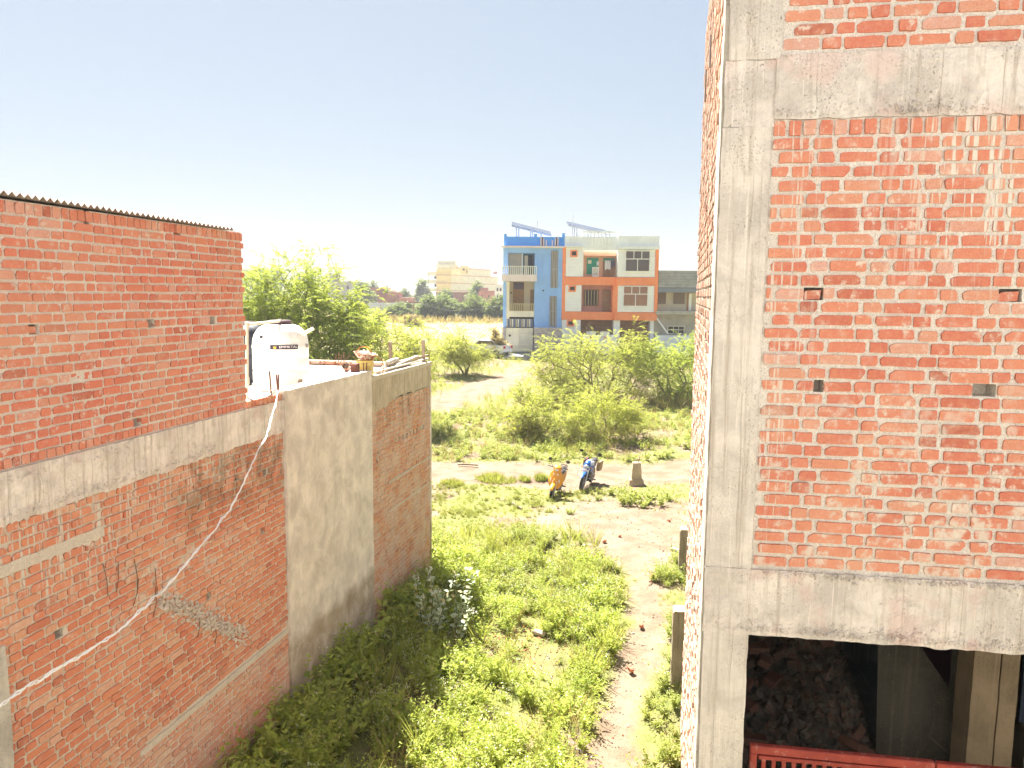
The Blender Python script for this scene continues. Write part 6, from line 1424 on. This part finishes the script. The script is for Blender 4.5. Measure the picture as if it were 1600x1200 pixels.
fb('roof_sign', flat('rose_sign', (.50, .22, .22)), ht, 770.5, 777, 424.3, 428.5, 318, .4); fb('sign_panel', m_fw, ht, 771.5, 776, 425.6, 426.6, 317.8, .1)
# village houses
def vhouse(lb, mat, x0, x1, y0, y1, Y, wins=(), roofs=(), dep=9):
    t = fthing('village_house', lb, 'house', (x0+x1)/2, y1, Y, 'village houses beyond the field')
    fb('wall', mat, t, x0, x1, y0, y1, Y, dep); fb('parapet', mat, t, x0-.3, x1+.3, y0-.8, y0+.4, Y, dep, -.25)
    for (a, b_, c, d) in wins: w = fb('window', m_dk, t, a, b_, c, d, Y, .3, -.08); fb('window_sill', m_fw, w, a-.3, b_+.3, d, d+.35, Y, .3, -.2)
    for (a, b_, c, d, mt) in roofs: fb('roof_room', mt, t, a, b_, c, d, Y, dep*.6, .5)
vhouse('low brick house in front of the yellow hotel', m_fb, 681, 736, 457, 482, 225, ((690, 692, 463, 467), (705, 707, 463, 467), (722, 724, 463, 467)))
vhouse('brick house with a roof room right of the hotel trees', m_fb, 748, 774, 455, 484, 215, ((752, 754, 461, 466), (763, 765, 461, 466)), ((751, 762, 449.5, 455, m_fb),))
vhouse('pale grey house next to the blue house wall', m_fw, 773, 800, 445, 484, 205, ((776, 778.5, 450, 455), (781, 783.5, 450, 455), (776, 778.5, 461, 466), (781, 783.5, 461, 466)))
vhouse('wide brick house with roof parapets left in the distance', m_fb, 590, 622, 459, 484, 210, ((595, 597, 464, 468), (610, 612, 464, 468)), ((572, 606, 449, 459, m_fb), (598, 615, 453, 459, m_fw)))
vhouse('lower brick house beside the pole in the distance', m_fb, 616, 642, 466, 484, 208, ((621, 623, 470, 473), (632, 634, 470, 473)), ((604, 622, 456.5, 466, m_fb),))
vhouse('grey flat house behind the tall thorn tree', m_fg, 505, 556, 440, 484, 220, ((528, 531, 447, 452), (542, 545, 447, 452)), ((508, 526, 427, 440, m_fg),))
vhouse('pale blue-grey house glimpsed between brick room and tall tree', flat('pale_blue_wash', (.36, .43, .50), .9, 0, .1, .4), 370, 425, 422, 484, 190, ((386, 389, 432, 438), (394, 397, 432, 438), (386, 389, 452, 458)))
vhouse('small grey house far behind the village trees', m_fg, 640, 668, 462, 482, 260, ((646, 648, 466, 469), (657, 659, 466, 469)))
o = MB().box(atY(575, 460, 190).x, atY(790, 460, 190).x, 190, 190.3, 1.0, atY(600, 473, 190).z).build('boundary_wall', flat('blue_grey_wall', (.36, .40, .46), .9, 0, .1, .3)); tag(o, 'long blue-grey boundary wall in front of the village houses', 'wall')
t = fthing('roof_dish', 'small round dish on the distant brick house roof', 'dish', 604, 452, 209); p = atY(604, 449, 209); MB().lathe([(0, .15), (.35, .08), (.55, -.05), (.56, -.02), (.35, .12), (0, .2)], p, 16, 'y').build('dish', m_fw, t, True); MB().tube([p, p - Vector((0, 0, .9))], .05, 5).build('mast', m_steel, t)
# trees beyond the field
def far_tree(lb, x0, x1, y0, yb_, Y, seed, mat=M_FARL, n=130, ll=.45, stems=4):
    A, B_ = atY(x0, 460, Y), atY(x1, 460, Y); zt, zb = atY((x0+x1)/2, y0, Y).z, gz(A.x, Y); zb = min(zb + .1, atY((x0+x1)/2, yb_, Y).z); cx = (A.x+B_.x)/2; w = (B_.x-A.x)/2; h = zt-zb
    make_tree('field_tree', lb, (cx, Y, zb), [((cx, Y, zb + h*.62), (w*.85, w*.7, h*.36)), ((cx - w*.4, Y, zb + h*.40), (w*.6, w*.5, h*.3)), ((cx + w*.45, Y, zb + h*.42), (w*.6, w*.5, h*.3))], mat, seed, n, stems, w*.25, (ll*2.4, 6), 6, ll, ll*.42, .3, .02, group='trees beyond the field')
far_tree('dark round tree at the field edge right of the distant pole', 648, 714, 466, 501, 142, 61, n=210)
far_tree('dense round tree at the field edge left of the blue house', 720, 762, 467, 501, 142, 62, n=160)
far_tree('tree at the field edge touching the blue house', 759, 796, 470, 501, 140, 63, n=150)
far_tree('low dark bushes left of the distant pole', 604, 645, 477, 497, 150, 64, n=150)
far_tree('pale tree left of the hotel balconies', 652, 670, 444, 478, 240, 65, n=110, ll=.6)
far_tree('tree in front of the hotel right half', 735, 751, 443, 478, 222, 66, n=110, ll=.6)
far_tree('small tree before the hotel stair tower', 689, 703, 449, 470, 224, 67, n=70, ll=.5)
far_tree('thin tree on the skyline above the distant brick house', 571, 590, 438, 472, 216, 68, n=55, ll=.5)
far_tree('tree on the skyline left of the wide brick house', 552, 577, 445, 482, 205, 69, n=100, ll=.6)
far_tree('small trees right of the wide brick house', 624, 640, 456, 478, 225, 70, n=70, ll=.5)
far_tree('bush below the tall thorn tree at left', 380, 430, 470, 505, 95, 71, M_TREE, n=120, ll=.3)
far_tree('bushy tree right behind the low spreading thorn tree', 555, 600, 478, 520, 80, 72, M_TREE2, n=110, ll=.25)
far_tree('dry pale bush beside the left side of the blue house', 765, 788, 520, 558, 66, 73, M_DRY, n=80, ll=.2)
far_tree('brown dry shrub at the edge of the field', 632, 656, 497, 507, 118, 74, M_DRY, n=60, ll=.3)
# dry scrub along the far edge of the field
rs = np.random.default_rng(5); n = 2600; X = rs.uniform(-45, 10, n); Yv = 128 + 14*rs.random(n); Zv = np.array([gz(a, b) for a, b in zip(X, Yv)]); P = np.stack([X, Yv, Zv], -1); D = rs.normal(size=(n, 3))*.5; D[:, 2] += 1
V = leaf_quads(P, D, .5 + 1.1*rs.random(n), np.full(n, .22), rs); tag(link('field_edge_scrub', mesh_np('field_edge_scrub', V, [quad_faces(len(V))], M_DRY)), 'dry scrub along the far edge of the field', 'scrub', kind='stuff')
n = 9000; Yv = 74 + 56*rs.random(n)**1.2; X = rs.uniform(-.32, .08, n)*Yv; P = np.stack([X, Yv, np.array([gz(a, b) for a, b in zip(X, Yv)])], -1); D = rs.normal(size=(n, 3))*.5; D[:, 2] += 1
V = leaf_quads(P, D, .15 + .25*rs.random(n), np.full(n, .07), rs); tag(link('field_stubble', mesh_np('field_stubble', V, [quad_faces(len(V))], leaf_mat('stubble', (.40, .34, .13), (.55, .48, .22), .3))), 'yellow stubble over the open field', 'stubble', kind='stuff')
# poles and wires
def pole(lb, x, yt, yb_, Y, cross):
    b = atY(x, yb_, Y); a = atY(x, yt, Y); t = thing('utility_pole', lb, 'pole', tuple(b), 'distant poles'); MB().tube([b - Vector((0, 0, 1.5)), a], [.16, .12], 8).build('pole_shaft', flat('pole_grey', (.25, .21, .18)), t, True)
    if cross:
        for dz, w in ((.5, 1.1), (1.3, .8)): MB().beam(a + Vector((-w, 0, -dz)), a + Vector((w, 0, -dz)), .12).build('cross_arm', m_rust, t)
        for x_ in (-.9, 0, .9): MB().lathe([(.06, 0), (.09, .1), (.05, .22), (0, .24)], a + Vector((x_, 0, -.44)), 8).build('insulator', m_fw, t)
    return a
a = pole('utility pole with cross arms standing in the field edge', 646, 468, 500, 120, True); b = pole('thin dark pole left of the utility pole', 594.5, 477, 496, 125, False)
c = atY(880, 474.5, 68.5)
for i, (p, q, lb) in enumerate(((a + Vector((.9, 0, -.4)), atY(787, 476, 69), 'upper power line from the field pole to the blue house'), (a + Vector((-.9, 0, -.4)), atY(500, 478, 130), 'power line running left from the field pole'))):
    pts = [p.lerp(q, k_/12) - Vector((0, 0, .9*math.sin(math.pi*k_/12))) for k_ in range(13)]; tag(MB().tube(pts, .012, 4).build('power_line', flat('dark_wire', (.06, .06, .07))), lb, 'wire', 'distant power lines')
# ------------------------------------------------------------------ thin haze over everything
hz = MB().box(-1650, 1650, -60, 1900, -3.5, 22).build('haze', None); tag(hz, 'thin pale haze in the air', kind='stuff')
k = bpy.data.materials.new('haze'); k.use_nodes = True; nt = k.node_tree; nt.nodes.remove(nt.nodes['Principled BSDF'])
pv = nt.nodes.new('ShaderNodeVolumePrincipled'); pv.inputs['Color'].default_value = (.93, .95, 1.0, 1); pv.inputs['Density'].default_value = .00045; pv.inputs['Anisotropy'].default_value = .2
nt.links.new(pv.outputs[0], nt.nodes['Material Output'].inputs['Volume']); hz.data.materials.append(k)
